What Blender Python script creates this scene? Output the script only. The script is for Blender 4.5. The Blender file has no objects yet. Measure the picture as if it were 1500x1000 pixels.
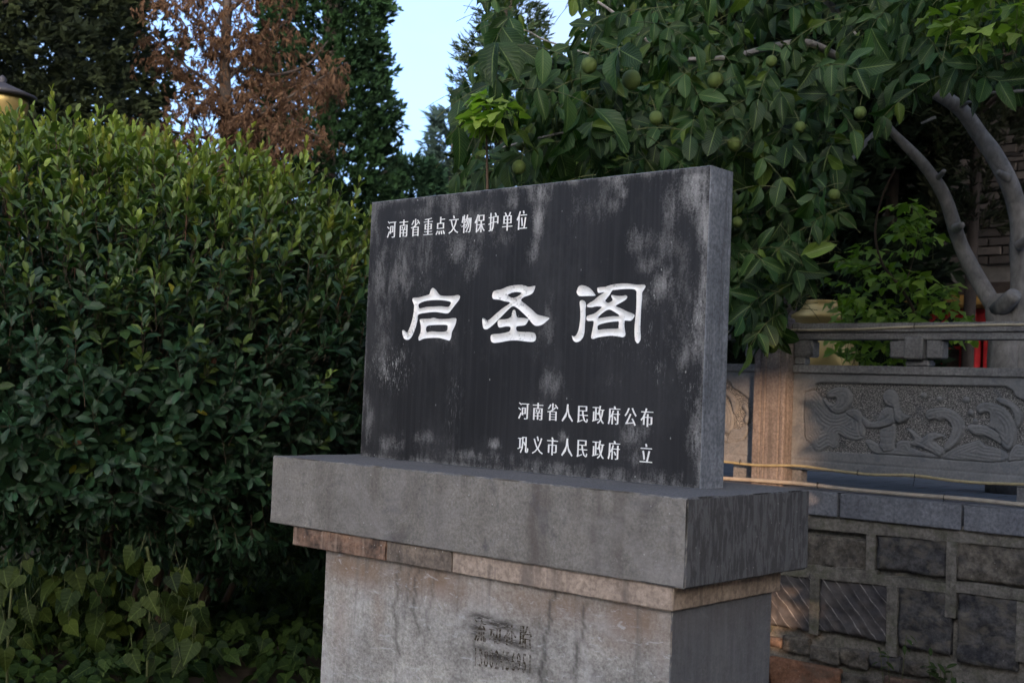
import bpy, bmesh, math, random
import numpy as np
from mathutils import Vector, Matrix, Euler, noise
from mathutils.geometry import delaunay_2d_cdt

random.seed(7)
rng = np.random.default_rng(7)
scene = bpy.context.scene
COL = bpy.context.collection

# ------------------------------------------------------------------ camera
F_PX = 1779.18                      # focal length in pixels of a 1500 px wide frame
CAM = np.array((3.21818, -2.86720, 0.24041))
FW = np.array((-0.66090683, 0.74923315, 0.04303323))
RT = np.array((0.75046601, 0.65968683, 0.0401753))
UP = np.array((-0.00171221, -0.05884711, 0.99826554))
cam_data = bpy.data.cameras.new('camera')
cam = bpy.data.objects.new('camera', cam_data)
COL.objects.link(cam)
m3 = Matrix((RT, UP, -FW)).transposed()
cam.matrix_world = Matrix.Translation(Vector(CAM)) @ m3.to_4x4()
cam_data.sensor_width = 36
cam_data.lens = F_PX / 1500 * 36
cam_data.clip_end = 2000
cam_data.dof.use_dof = True
cam_data.dof.focus_distance = 3.95
cam_data.dof.aperture_fstop = 5.6
scene.camera = cam

# ------------------------------------------------------------------ daylight: low evening sun from behind right, clear sky
SUN_EL, SUN_AZ = math.radians(8), math.radians(42)          # azimuth from -Y towards +X
sun_dir = Vector((math.sin(SUN_AZ) * math.cos(SUN_EL), -math.cos(SUN_AZ) * math.cos(SUN_EL), math.sin(SUN_EL)))
world = bpy.data.worlds.new('World'); scene.world = world
world.use_nodes = True
nt = world.node_tree
for n in list(nt.nodes): nt.nodes.remove(n)
wout = nt.nodes.new('ShaderNodeOutputWorld')
bg = nt.nodes.new('ShaderNodeBackground')
sky = nt.nodes.new('ShaderNodeTexSky')
sky.sky_type = 'NISHITA'; sky.sun_disc = False
sky.sun_elevation = SUN_EL
sky.sun_rotation = math.pi - SUN_AZ
sky.air_density = 0.45; sky.dust_density = 7.0; sky.ozone_density = 1.6
tc = nt.nodes.new('ShaderNodeTexCoord')
mp = nt.nodes.new('ShaderNodeMapping'); mp.inputs['Scale'].default_value = (1, 1, 2.2)
cn = nt.nodes.new('ShaderNodeTexNoise'); cn.inputs['Scale'].default_value = 3.4; cn.inputs['Detail'].default_value = 8; cn.inputs['Roughness'].default_value = 0.6
cr = nt.nodes.new('ShaderNodeValToRGB')
cr.color_ramp.elements[0].position = 0.47; cr.color_ramp.elements[0].color = (0.03, 0.03, 0.03, 1)
cr.color_ramp.elements[1].position = 0.68; cr.color_ramp.elements[1].color = (0.75, 0.75, 0.75, 1)
mx = nt.nodes.new('ShaderNodeMix'); mx.data_type = 'RGBA'
mx.inputs[7].default_value = (0.72, 0.78, 0.84, 1)
nt.links.new(tc.outputs['Generated'], mp.inputs['Vector'])
nt.links.new(mp.outputs[0], cn.inputs['Vector'])
nt.links.new(cn.outputs['Fac'], cr.inputs[0])
nt.links.new(cr.outputs[0], mx.inputs[0])
nt.links.new(sky.outputs[0], mx.inputs[6])
nt.links.new(mx.outputs[2], bg.inputs['Color'])
bg.inputs['Strength'].default_value = 0.15
nt.links.new(bg.outputs[0], wout.inputs['Surface'])
sl = bpy.data.lights.new('sun', 'SUN'); sl.energy = 0.7; sl.angle = math.radians(0.4); sl.color = (1.0, 0.62, 0.38)
sun = bpy.data.objects.new('sun', sl); COL.objects.link(sun)
sun.rotation_euler = sun_dir.to_track_quat('Z', 'Y').to_euler()
sun.location = (6, -9, 8)
vs = scene.view_settings
scene.display_settings.display_device = 'sRGB'
vs.view_transform = 'Standard'; vs.look = 'None'; vs.exposure = 2.9; vs.gamma = 1.0
vs.use_curve_mapping = False
scene.cycles.max_bounces = 8
scene.cycles.transparent_max_bounces = 8

# ------------------------------------------------------------------ helpers
def ray(px, py): return FW + RT * (px - 750) / F_PX - UP * (py - 500) / F_PX
def at(px, py, Y):
    """the point of the plane y = Y that is seen at photo pixel (px, py)"""
    d = ray(px, py); return CAM + d * (Y - CAM[1]) / d[1]
def along(px, py, t): return CAM + ray(px, py) * t
def project(P):
    d = np.asarray(P) - CAM; z = d @ FW
    return 750 + F_PX * (d @ RT) / z, 500 - F_PX * (d @ UP) / z, z

def wloc(o):
    v = Vector((0, 0, 0))
    while o is not None: v += o.location; o = o.parent
    return v
def thing(name, label, cat, loc=(0, 0, 0), group=None):
    o = bpy.data.objects.new(name, None); COL.objects.link(o); o.location = loc
    o.empty_display_size = 0.1
    o['label'] = label; o['category'] = cat
    if group: o['group'] = group
    return o
def tag(o, label, cat, group=None):
    o['label'] = label; o['category'] = cat
    if group: o['group'] = group
    return o
def mesh_np(name, co, loops, starts, mat, smooth=False, uv=None, col=None, extra=None):
    me = bpy.data.meshes.new(name)
    co = np.asarray(co, np.float32)
    me.vertices.add(len(co)); me.vertices.foreach_set('co', co.ravel())
    me.loops.add(len(loops)); me.loops.foreach_set('vertex_index', np.asarray(loops, np.int32))
    me.polygons.add(len(starts)); me.polygons.foreach_set('loop_start', np.asarray(starts, np.int32))
    if uv is not None:
        l = me.uv_layers.new(name='UV'); l.data.foreach_set('uv', np.asarray(uv, np.float32).ravel())
    me.update(calc_edges=True)
    if col is not None:
        a = me.color_attributes.new('Col', 'FLOAT_COLOR', 'POINT')
        c4 = np.ones((len(co), 4), np.float32); c4[:, :3] = col
        a.data.foreach_set('color', c4.ravel())
    if extra:
        for k, v in extra.items():
            a = me.attributes.new(k, 'FLOAT', 'POINT'); a.data.foreach_set('value', np.asarray(v, np.float32))
    me.polygons.foreach_set('use_smooth', np.full(len(me.polygons), smooth))
    me.materials.append(mat)
    return me
def mesh_py(name, verts, faces, mat, smooth=False, extra=None):
    loops = [i for f in faces for i in f]; st = np.cumsum([0] + [len(f) for f in faces[:-1]])
    return mesh_np(name, verts, loops, st, mat, smooth, extra=extra)
def link(name, me, parent=None, loc=None):
    """link a mesh given in world coordinates; its origin goes to the parent's (or to loc)"""
    o = bpy.data.objects.new(name, me); COL.objects.link(o)
    off = wloc(parent) if parent else Vector(loc or (0, 0, 0))
    if off.length > 0: me.transform(Matrix.Translation(-off))
    if parent: o.parent = parent
    elif loc: o.location = loc
    return o
def stuff(o): o['kind'] = 'stuff'; return o
def structure(o): o['kind'] = 'structure'; return o

def nz(p, s=1.0, seed=0.0): return noise.noise(Vector((p[0] * s + seed, p[1] * s + seed * .7, p[2] * s - seed)))

def box_grid(lo, hi, step=0.04, cham=0.004, chip=0.003, amp=0.0, seed=0.0, ns=14, open_faces=()):
    """box as a surface grid with worn, chipped edges and slightly uneven faces"""
    ax = []
    for k in range(3):
        L = hi[k] - lo[k]; n = max(1, int(round((L - 2 * cham) / step)))
        ax.append([lo[k]] + [lo[k] + cham + (L - 2 * cham) * i / n for i in range(n + 1)] + [hi[k]])
    idx = {}; verts = []; faces = []
    N = [len(a) - 1 for a in ax]
    def vid(i, j, k):
        key = (i, j, k)
        if key in idx: return idx[key]
        ii = (i, j, k); p = [ax[d][ii[d]] for d in range(3)]; q = list(p)
        ext = [d for d in range(3) if ii[d] in (0, N[d])]
        r = nz(p, ns, seed); r2 = nz(p, ns * 4, seed + 9)
        if len(ext) >= 2:
            c = cham * 0.35 + chip * max(0, r + .15) ** 2 * 4 + chip * .5 * max(0, r2)
            for d in ext: q[d] += c if ii[d] == 0 else -c
        elif amp:
            d = ext[0]; q[d] += (1 if ii[d] else -1) * amp * nz(p, ns * .6, seed + 3)
        verts.append(q); idx[key] = len(verts) - 1; return idx[key]
    for d in range(3):
        a, b = [(1, 2), (2, 0), (0, 1)][d]
        for side in (0, N[d]):
            if (d, side > 0) in open_faces: continue
            for i in range(N[a]):
                for j in range(N[b]):
                    def g(u, v):
                        t = [0, 0, 0]; t[d] = side; t[a] = u; t[b] = v; return vid(*t)
                    f = [g(i, j), g(i + 1, j), g(i + 1, j + 1), g(i, j + 1)]
                    faces.append(f if side else f[::-1])
    return verts, faces
def gbox(name, lo, hi, mat, parent=None, loc=None, **k):
    v, f = box_grid(lo, hi, **k); return link(name, mesh_py(name, v, f, mat), parent, loc)
def boxes_mesh(name, lst, mat, cham=0.0):
    V = []; Fc = []
    for lo, hi in lst:
        b = len(V)
        for z in (lo[2], hi[2]):
            for x, y in ((lo[0], lo[1]), (hi[0], lo[1]), (hi[0], hi[1]), (lo[0], hi[1])): V.append((x, y, z))
        for f in ((0, 3, 2, 1), (4, 5, 6, 7), (0, 1, 5, 4), (1, 2, 6, 5), (2, 3, 7, 6), (3, 0, 4, 7)): Fc.append([b + i for i in f])
    return mesh_py(name, V, Fc, mat)
def tube_geo(path, rad, sides=8, cap=True, wob=0.0, seed=0.0):
    path = [Vector(p) for p in path]; V = []; Fc = []
    n = len(path)
    if not hasattr(rad, '__len__'): rad = [rad] * n
    prev = None
    for i, p in enumerate(path):
        t = (path[min(i + 1, n - 1)] - path[max(i - 1, 0)]).normalized()
        if prev is None: a = t.orthogonal().normalized()
        else:
            a = prev - t * prev.dot(t); a = a.normalized() if a.length > 1e-6 else t.orthogonal().normalized()
        prev = a; b = t.cross(a)
        for k in range(sides):
            w = 2 * math.pi * k / sides; r = rad[i]
            if wob: r *= 1 + wob * noise.noise(Vector((p.x * 6 + k * .9 + seed, p.y * 6, p.z * 6)))
            V.append(p + a * math.cos(w) * r + b * math.sin(w) * r)
    for i in range(n - 1):
        for k in range(sides):
            k2 = (k + 1) % sides
            Fc.append([i * sides + k, i * sides + k2, (i + 1) * sides + k2, (i + 1) * sides + k])
    if cap:
        Fc.append([k for k in range(sides)][::-1]); Fc.append([(n - 1) * sides + k for k in range(sides)])
    return V, Fc
def tubes_mesh(name, lst, mat, sides=8, smooth=True, wob=0.0):
    V = []; Fc = []
    for j, (path, rad) in enumerate(lst):
        v, f = tube_geo(path, rad, sides, wob=wob, seed=j * 3.1); b = len(V); V += v; Fc += [[b + i for i in q] for q in f]
    return mesh_py(name, V, Fc, mat, smooth)
def spline(pts, n=6):
    P = [Vector(p) for p in pts]; P = [P[0] * 2 - P[1]] + P + [P[-1] * 2 - P[-2]]; out = []
    for i in range(1, len(P) - 2):
        for k in range(n):
            t = k / n; a, b, c, d = P[i - 1:i + 3]
            out.append(0.5 * ((2 * b) + (c - a) * t + (2 * a - 5 * b + 4 * c - d) * t * t + (3 * b - a - 3 * c + d) * t ** 3))
    out.append(P[-2]); return out
def lerp_rad(r, n): return list(np.interp(np.linspace(0, 1, n), np.linspace(0, 1, len(r)), r))
def lathe(profile, c, sides=28):
    V = []; Fc = []
    for r, z in profile:
        for k in range(sides):
            w = 2 * math.pi * k / sides; V.append((c[0] + r * math.cos(w), c[1] + r * math.sin(w), c[2] + z))
    for i in range(len(profile) - 1):
        for k in range(sides):
            k2 = (k + 1) % sides; Fc.append([i * sides + k, i * sides + k2, (i + 1) * sides + k2, (i + 1) * sides + k])
    Fc.append(list(range(sides))[::-1]); Fc.append([(len(profile) - 1) * sides + k for k in range(sides)])
    return V, Fc

# ------------------------------------------------------------------ material helpers
class NB:
    def __init__(s, name):
        s.m = bpy.data.materials.new(name); s.m.use_nodes = True; s.t = s.m.node_tree
        s.b = s.t.nodes['Principled BSDF']; s.o = s.t.nodes['Material Output']
        s.tc = s.n('ShaderNodeTexCoord')
    def n(s, typ, **k):
        x = s.t.nodes.new(typ)
        for a, b in k.items(): setattr(x, a, b)
        return x
    def l(s, a, b): s.t.links.new(a, b)
    def val(s, sock, v):
        if isinstance(v, (int, float)): sock.default_value = v
        elif isinstance(v, tuple): sock.default_value = (*v, 1) if len(v) == 3 and sock.type == 'RGBA' else v
        else: s.l(v, sock)
    def map(s, scale=(1, 1, 1), rot=(0, 0, 0), loc=(0, 0, 0), src=None):
        x = s.n('ShaderNodeMapping'); x.inputs['Scale'].default_value = scale; x.inputs['Rotation'].default_value = rot; x.inputs['Location'].default_value = loc
        s.l(src or s.tc.outputs['Object'], x.inputs['Vector']); return x.outputs[0]
    def noise(s, vec, scale, detail=6, rough=0.6, dist=0.0, out='Fac'):
        x = s.n('ShaderNodeTexNoise'); x.inputs['Scale'].default_value = scale; x.inputs['Detail'].default_value = detail
        x.inputs['Roughness'].default_value = rough; x.inputs['Distortion'].default_value = dist
        s.l(vec, x.inputs['Vector']); return x.outputs[out]
    def vor(s, vec, scale, feature='F1', out='Distance'):
        x = s.n('ShaderNodeTexVoronoi', feature=feature); x.inputs['Scale'].default_value = scale; s.l(vec, x.inputs['Vector']); return x.outputs[out]
    def ramp(s, fac, stops):
        x = s.n('ShaderNodeValToRGB'); e = x.color_ramp.elements
        while len(e) < len(stops): e.new(0.5)
        for k, (p, c) in enumerate(stops):
            e[k].position = p; e[k].color = (c, c, c, 1) if isinstance(c, (int, float)) else (*c, 1)
        s.l(fac, x.inputs[0]); return x.outputs[0]
    def mix(s, fac, a, b, mode='MIX'):
        x = s.n('ShaderNodeMix', data_type='RGBA', blend_type=mode); s.val(x.inputs[0], fac); s.val(x.inputs[6], a); s.val(x.inputs[7], b); return x.outputs[2]
    def math(s, op, a, b=0.0, clamp=False):
        x = s.n('ShaderNodeMath', operation=op); x.use_clamp = clamp; s.val(x.inputs[0], a); s.val(x.inputs[1], b); return x.outputs[0]
    def attr(s, name, out='Fac'):
        x = s.n('ShaderNodeAttribute'); x.attribute_name = name; return x.outputs[out]
    def bump(s, h, strength=0.5, dist=0.01, prev=None):
        x = s.n('ShaderNodeBump'); x.inputs['Strength'].default_value = strength; x.inputs['Distance'].default_value = dist
        s.l(h, x.inputs['Height'])
        if prev: s.l(prev, x.inputs['Normal'])
        return x.outputs[0]
    def done(s, color, rough=0.85, normal=None, spec=0.3, metal=0.0):
        s.val(s.b.inputs['Base Color'], color); s.val(s.b.inputs['Roughness'], rough)
        s.b.inputs['Specular IOR Level'].default_value = spec; s.b.inputs['Metallic'].default_value = metal
        if normal: s.l(normal, s.b.inputs['Normal'])
        return s.m

def stone(name, a, b, streak=0.0, spec_light=0.0, scale=6, bump=0.5, stain=None, stain_amt=0.5, rough=0.85, grain=60, streak_col=(0.03, 0.03, 0.032), horiz=False, drip=9):
    """weathered stone: two tones, grain, speckles, vertical runs, an optional coloured stain"""
    k = NB(name); o = k.map()
    oi = k.n('ShaderNodeObjectInfo'); sh = k.n('ShaderNodeVectorMath', operation='SCALE'); sh.inputs[3].default_value = 37.0
    cx = k.n('ShaderNodeCombineXYZ'); k.l(oi.outputs['Random'], cx.inputs[0]); k.l(oi.outputs['Random'], cx.inputs[1]); k.l(cx.outputs[0], sh.inputs[0])
    ad = k.n('ShaderNodeVectorMath', operation='ADD'); k.l(o, ad.inputs[0]); k.l(sh.outputs[0], ad.inputs[1]); o = ad.outputs[0]
    n1 = k.noise(o, scale, 8, 0.65); c = k.mix(k.ramp(n1, [(0.35, 0), (0.68, 1)]), a, b)
    n2 = k.noise(o, grain, 4, 0.7); c = k.mix(0.5, c, k.mix(k.ramp(n2, [(0.36, 0), (0.64, 1)]), (0.3, 0.3, 0.3), (1.4, 1.4, 1.4)), 'MULTIPLY')
    if stain:
        ns = k.noise(k.map((1, 1, 1.6), src=o), scale * .7, 5, 0.6, 0.6)
        c = k.mix(k.math('MULTIPLY', k.ramp(ns, [(0.5, 0), (0.66, 1)]), stain_amt), c, stain)
    if streak:
        v = k.map((drip, drip, 0.7), src=o); n3 = k.noise(v, 3.0, 5, 0.6, 0.3)
        c = k.mix(k.math('MULTIPLY', k.ramp(n3, [(0.52, 0), (0.66, 1)]), streak), c, streak_col)
    if spec_light:
        vo = k.vor(k.map((1, 1, 0.8), src=o), 55); m = k.ramp(vo, [(0.05, 1), (0.14, 0)])
        gate = k.ramp(k.noise(o, 9, 3), [(0.5, 0), (0.62, 1)])
        c = k.mix(k.math('MULTIPLY', k.math('MULTIPLY', m, gate), spec_light), c, (0.62, 0.61, 0.58))
    h = k.math('ADD', k.math('MULTIPLY', n1, 1.0), k.math('MULTIPLY', n2, 0.35))
    nrm = k.bump(h, bump, 0.006)
    return k.done(c, rough, nrm, 0.25)

def leaf_mat(name, vein=(0.2, 0.3, 0.1), rough=0.42, trans=0.25, veins=11, var=0.35, spec=0.45, veinmix=0.5):
    k = NB(name); at_ = k.attr('Col', 'Color'); uvn = k.n('ShaderNodeUVMap'); uvn.uv_map = 'UV'
    sp = k.n('ShaderNodeSeparateXYZ'); k.l(uvn.outputs[0], sp.inputs[0])
    oi = k.n('ShaderNodeObjectInfo')
    hs = k.n('ShaderNodeHueSaturation'); k.l(at_, hs.inputs['Color'])
    k.l(k.math('ADD', k.math('MULTIPLY', oi.outputs['Random'], var), 1 - var / 2), hs.inputs['Value'])
    base = hs.outputs[0]
    av = k.math('ABSOLUTE', k.math('SUBTRACT', sp.outputs[0], 0.5))              # 0 at the midrib, 0.5 at the edge
    mid = k.ramp(av, [(0.015, 1), (0.035, 0)])
    ph = k.math('SUBTRACT', sp.outputs[1], k.math('MULTIPLY', av, 0.55))
    w = k.math('SINE', k.math('MULTIPLY', ph, 6.283 * veins))
    sv = k.ramp(w, [(0.93, 0), (0.99, 0.55)])
    nn = k.noise(k.map((1, 1, 1)), 25, 4)
    c = k.mix(k.ramp(nn, [(0.35, 0), (0.7, 0.5)]), base, k.mix(1.0, base, (0.6, 0.65, 0.6), 'MULTIPLY'))
    c = k.mix(k.math('MULTIPLY', k.math('MAXIMUM', mid, sv), veinmix), c, vein)
    nr = k.bump(w, 0.25, 0.002)
    k.done(c, rough, nr, spec)
    tr = k.n('ShaderNodeBsdfTranslucent'); k.l(k.mix(1.0, c, (1.3, 1.6, 0.5), 'MULTIPLY'), tr.inputs['Color'])
    ms = k.n('ShaderNodeMixShader'); ms.inputs[0].default_value = trans
    k.l(k.b.outputs[0], ms.inputs[1]); k.l(tr.outputs[0], ms.inputs[2]); k.l(ms.outputs[0], k.o.inputs['Surface'])
    return k.m
def plain(name, c, rough=0.7, ns=12, var=0.35, bump=0.2, spec=0.3, metal=0.0):
    k = NB(name); n1 = k.noise(k.map(), ns, 6, 0.65)
    d = tuple(x * (1 - var) for x in c); e = tuple(min(1, x * (1 + var)) for x in c)
    return k.done(k.mix(k.ramp(n1, [(0.3, 0), (0.7, 1)]), d, e), rough, k.bump(n1, bump, 0.005), spec, metal)
def foliage_mat(name, rough=0.75, trans=0.15):
    k = NB(name); c = k.attr('Col', 'Color'); k.done(c, rough, None, 0.2)
    tr = k.n('ShaderNodeBsdfTranslucent'); k.l(c, tr.inputs['Color'])
    ms = k.n('ShaderNodeMixShader'); ms.inputs[0].default_value = trans
    k.l(k.b.outputs[0], ms.inputs[1]); k.l(tr.outputs[0], ms.inputs[2]); k.l(ms.outputs[0], k.o.inputs['Surface'])
    return k.m
def bark_mat(name, a, b, sc=14, stretch=0.25, bump=0.7):
    k = NB(name); n1 = k.noise(k.map((1, 1, stretch)), sc, 8, 0.7, 0.4); n2 = k.noise(k.map(), 4, 4)
    c = k.mix(k.ramp(n1, [(0.35, 0), (0.65, 1)]), a, b); c = k.mix(k.ramp(n2, [(0.4, 0), (0.7, 0.5)]), c, tuple(x * .5 for x in a))
    return k.done(c, 0.9, k.bump(n1, bump, 0.006), 0.2)

# ------------------------------------------------------------------ ground and terrace
def sheet(name, x0, x1, y0, y1, z, mat, n=1):
    V = [(x0, y0, z), (x1, y0, z), (x1, y1, z), (x0, y1, z)]
    return structure(link(name, mesh_py(name, V, [[0, 1, 2, 3]], mat)))
GZ, TZ = -1.2, -0.165
def gh(x, y):
    """height of the yard: a low bank carries the bush"""
    a = min(1, max(0, (-.1 - x) / .9)) * min(1, max(0, (2.2 - y) / .8)); return GZ + .22 * a * a * (3 - 2 * a) + .02 * nz((x, y, 0), 1.1)
M_soil = plain('soil', (0.06, 0.045, 0.03), 0.95, 9, 0.5, 0.9)
kp = NB('terrace paving'); pn = kp.noise(kp.map((1, 1, 1)), 2.2, 7)
br = kp.n('ShaderNodeTexBrick'); br.inputs['Scale'].default_value = 1.6; br.inputs['Mortar Size'].default_value = 0.012; br.inputs['Color1'].default_value = (0.23, 0.25, 0.28, 1); br.inputs['Color2'].default_value = (0.19, 0.21, 0.24, 1); br.inputs['Mortar'].default_value = (0.08, 0.08, 0.085, 1)
kp.l(kp.map(), br.inputs['Vector'])
M_pave = kp.done(kp.mix(kp.ramp(pn, [(0.35, 0), (0.7, 0.5)]), br.outputs[0], (0.13, 0.14, 0.16)), 0.75, kp.bump(pn, 0.3, 0.01), 0.4)
gxs = [-400, -120, -40, -16] + list(np.arange(-8, 8.01, .25)) + [16, 40, 120, 400]
gv = [(x, y, gh(x, y) if abs(x) < 9 and abs(y) < 9 else GZ) for y in gxs for x in gxs]; gn = len(gxs)
structure(link('ground', mesh_py('ground', gv, [[j * gn + i, j * gn + i + 1, (j + 1) * gn + i + 1, (j + 1) * gn + i] for j in range(gn - 1) for i in range(gn - 1)], M_soil, True)))
gt = gbox('terrace_floor', (-60, 2.75, GZ - .3), (60, 120, TZ), M_pave, step=60, cham=0.0, chip=0)
structure(gt)

# outlines of the small characters (three digits per coordinate)
GLYPHS={
"河": "051588147544242497291538206576098622/078124157084255223335363262401161247/094833190788285739315790297781748781748158743129736122674122544129558106570077716079802090847115858163858781929781929822297822308773251818143867/351631351266457266457329679329679631/457594573594573365457365",
"南": "307543338500366452456467432506390554/431878431788072788072750431750431629121629121076233076233592749592749139746115744110702109603116616099625076743077813086852107861144861629549629549750909750909788549788549878/586556552498519427258427258397433397433281239281239249433249433093541093541249744249744281541281541397728397728427615433647499677544",
"省": "267828187715093632125623169601283703364816/623811733722831624908655820740693835/426878426603450591267524055498078481101455185467228479224077333077333119695119695080807080807506443517618605749696667716589655525605536878/333361695361695266333266/333386333477695477695386/333242695242695147333147",
"重": "162608162354432354432266133266133238432238432134065134065104916104916134542134542238859238859266542266542354825354825608542608542689911689911719542719542814675828820839782873486842139830148816154797312801433808432719071719071689432689432608/270472432472432378270378/542472713472713378542378/270585432585432492270492/542585713585713492542492",
"点": "275566702566702380275380/325239338157346084455092448160429243/512242549162580085682098654168609250/698252764168821082915102863178786268/186262127166061097147075228160282251/168605168342813342813605539605539744881744881783539783539878428878428605",
"文": "402870440808474746582766552819503885/063720063679206679300483425312264195055124077104104076334162492277648161873081903110927128723194561313684480776679920679920720/493355400495315673660673580492",
"物": "504879438690343547375535417515488590536689574685486457361308392297434275583453673689706685598344417122451111495088698340807689807688778288741141734127725124691125615133626112632086710084761086805096839119884274916707917727917728563731585812604870/110826084672045546081535126518160574178654218654218426143400051383075339225386218076324076324405438439422477318445324654417654417694324694324878218878218694191696200770208819",
"保": "468801760801760610468610/360836360574557574557437294437294401522392409243274154297139332113483215573352557076667076650354735216878110915138938154810243703393920401920437667437667574871574871836/277876170684042531062505095474165528191589174078282078282687330779372862",
"护": "188878188697067697067657188657188438131417053404079359194394188144185123187119160118084123096103104079203081259091289112297150297414406447390487290457297657401657401697297697297878/554861601806637729421723421494402292311113344096389070501247530451783451783394894394894723666734737767701816641877/783490531490531687783687",
"单": "261541432541432419261419/544541725541725419544419/261690432690432570261570/544690725690725570544570/666875618803570723379734425758383811317876235857282805321729152723152386432386432275067275067238432238432076544076544238916238916275544275544386837386837723681730726805769858",
"位": "351715351674884674884715/410583448391477219581237555401509595/533872557810580749684765664820632885/312153312113921113921153734156785380829592719601679382629153/284875181682056527076502110470175521198578180077291077291682339776381861",
"人": "430876383515062121093104132076400302492572587305862080898109924127621446542753547830548876",
"民": "124070215098488174483192474215229146235394467394580170764084858118890232850242800262775162762129670195577388874394874433562433549510542595808596808832123832123182110133086117102097/449435235433235596431596437515/235794696794696634235634",
"政": "574879521691468527487553364553364775522775522815064815064775255775255245203225207613102613102213049204067158285204526256515295359260364513426505423498454484497459543503550553572416626287541183422117443099473072609147682238748144870073905102928118823180743287817461863673925673925711641714662804680871/620673752671718490685352652487614646",
"府": "471412527330582248668269622342554428/705689705554433554433517705517705144702121701116664116572123584101594076705078770088807110816149816517918517918554816554816689/384700312549211421228398257370315408329451312076419076419548454623485686/444875464844485785121780121464110273054105092091140068218261232466232743918743918780601780577840543888",
"公": "318853208663070522105507150481310645423839/648860555840684648851480894511923530779673/167135302152726183758123795080888110792245661399573378628317683228295204430392551580448605317395223261180207139188154161",
"布": "383880357818331741073741073700304693195509051381071362104335193390234453218159329159329472477472477075588075588472748472748229745208745203704203607210619192628168747170815179851200859234859510770510588510588632477632477510320517372610416700909700909741445745469819489867",
"巩": "489600545516602431685456639530570619/047291071242231290400342384378281346288733384733384772060772060733180733180326123306/396829396548374316254112286099330076479306506549506790665790665199680126754105795105841105911150930297888309837330819187803143797143782143779151775195775829",
"义": "392866442765489665582686542778482883/739813628575492368361559245775151761268538425325264199055117074101099075333170491291648166868075898104922121723197559327726554842797",
"市": "393872425824452751064746064706431706431558152558152180262180262518431518431077543077543518725518725250722228720223678223575230588209597184718185791195829217837255837558543558543706918706918746542758568770537822490886",
"立": "106708106666877666877708/231580281395322220430236393405335593/405870430807455744559761539817505884/645592581377507157067157067114914114914157620161694377759582",
"流": "538447538114641114641447/378448378366359228261112288099327074460219483368483448/698448698175702125719105750094784091808091833091862093889100909111920128926168929216894226850241837195835158832138829125832121826121815121804121803121808125805143804168804448/100834187785273725327767255815151869/059588154547245494295537215578104622/080124160084258223338363266401164247/523868544830562766305761305725487718426628381573357555316550326530337507448520777545800505831478910506839590738689666666700638734583484567542648597725912725912761672761652826619879",
"动": "099805099770490770490805/606863606779603671475671475631601629558324434116465101508072663311710631801630784273756142750129739126697127607136618115625090716087776089821098857120892259912650912670912671713671715780716863/106187193209408265427205521220482327423451333441360385385302207257263402304554506554506590067590067554193550152388120294099248078232090209",
"补": "173848224800275744350776309820241874/067718067681339674209480048350067330098300190357240425225076336076320444373360450286508329421420471476522518451551399501368446339500410609465702414721389718/551878551078666078653568749474858385926427815513668611652590666878",
"胎": "101845101534092309041102078091124074180211199381288381288146285125287121262120189126200106208083303085359094386115393150393845/205809288809288635205635/205598288598288419203419204485205535/424417424076530076530116753116753077861077861417/530151530381753381753151/386514497529803556819514843488929513859624752750674731721679767598506577596726676865576880487719424615394573363559375539383509",
"1": "310749222749222135310135",
"3": "113647168667217673295649324581293516202492202411300384333309307237234211167222098257098162164136228127367179422313400403333459393514412597362713231757168751113731",
"8": "461301440387376448434509452579401706271757137707083581102507156448091386069302126177267127405177/364581336516268489200517171582199648270673337647/373308346240265211187238157308187378267405343377",
"0": "463442409670265757121670067442121214265127409214/375442346272265211184272155442184612265673346612",
"2": "459219225219371416415565363704228757156743083698083588155653222671297638327555316489284424183280071141071135459135",
"4": "398757360757050377050337310337310135398135398337464337464416398416/308590310416168416",
"5": "404749131749131429289417346321309243219211152222085256085165159136234127377182434323375465211516211670404670",
"6": "325757143569080345134187278127405181459311409438287490232482190464261590378689/171374220399269406341379370311343238272211189254",
"9": "208127386307455533400693260757123700072575123448246396296403342422280303154192/161576189646261673334640364563363540360513310488265480191508",
"7": "481749084749084665350665125161203127"
}

# ------------------------------------------------------------------ the inscribed tablet
SW, SH, SD = 1.4, 0.897, 0.118
def inpoly(X, Y, polys):
    r = np.zeros(np.shape(X), bool)
    for P in polys:
        for i in range(len(P)):
            (x1, y1), (x2, y2) = P[i - 1], P[i]
            if y1 == y2: continue
            r ^= ((y1 > Y) != (y2 > Y)) & (X < (x2 - x1) * (Y - y1) / (y2 - y1) + x1)
    return r
def sdf(X, Y, polys):
    d = np.full(np.shape(X), 1e9)
    for P in polys:
        for i in range(len(P)):
            (x1, y1), (x2, y2) = P[i - 1], P[i]
            dx, dy = x2 - x1, y2 - y1; L = dx * dx + dy * dy + 1e-12
            t = np.clip(((X - x1) * dx + (Y - y1) * dy) / L, 0, 1)
            d = np.minimum(d, np.hypot(X - x1 - t * dx, Y - y1 - t * dy))
    return d
def smooth_loop(P, n=3):
    """closed Catmull-Rom through the traced points"""
    out = []; m = len(P)
    for i in range(m):
        a, b, c, d = [np.array(P[(i + j) % m], float) for j in (-1, 0, 1, 2)]
        for k in range(n):
            t = k / n; out.append(tuple(0.5 * ((2 * b) + (c - a) * t + (2 * a - 5 * b + 4 * c - d) * t * t + (3 * b - a - 3 * c + d) * t ** 3)))
    return out
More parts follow.
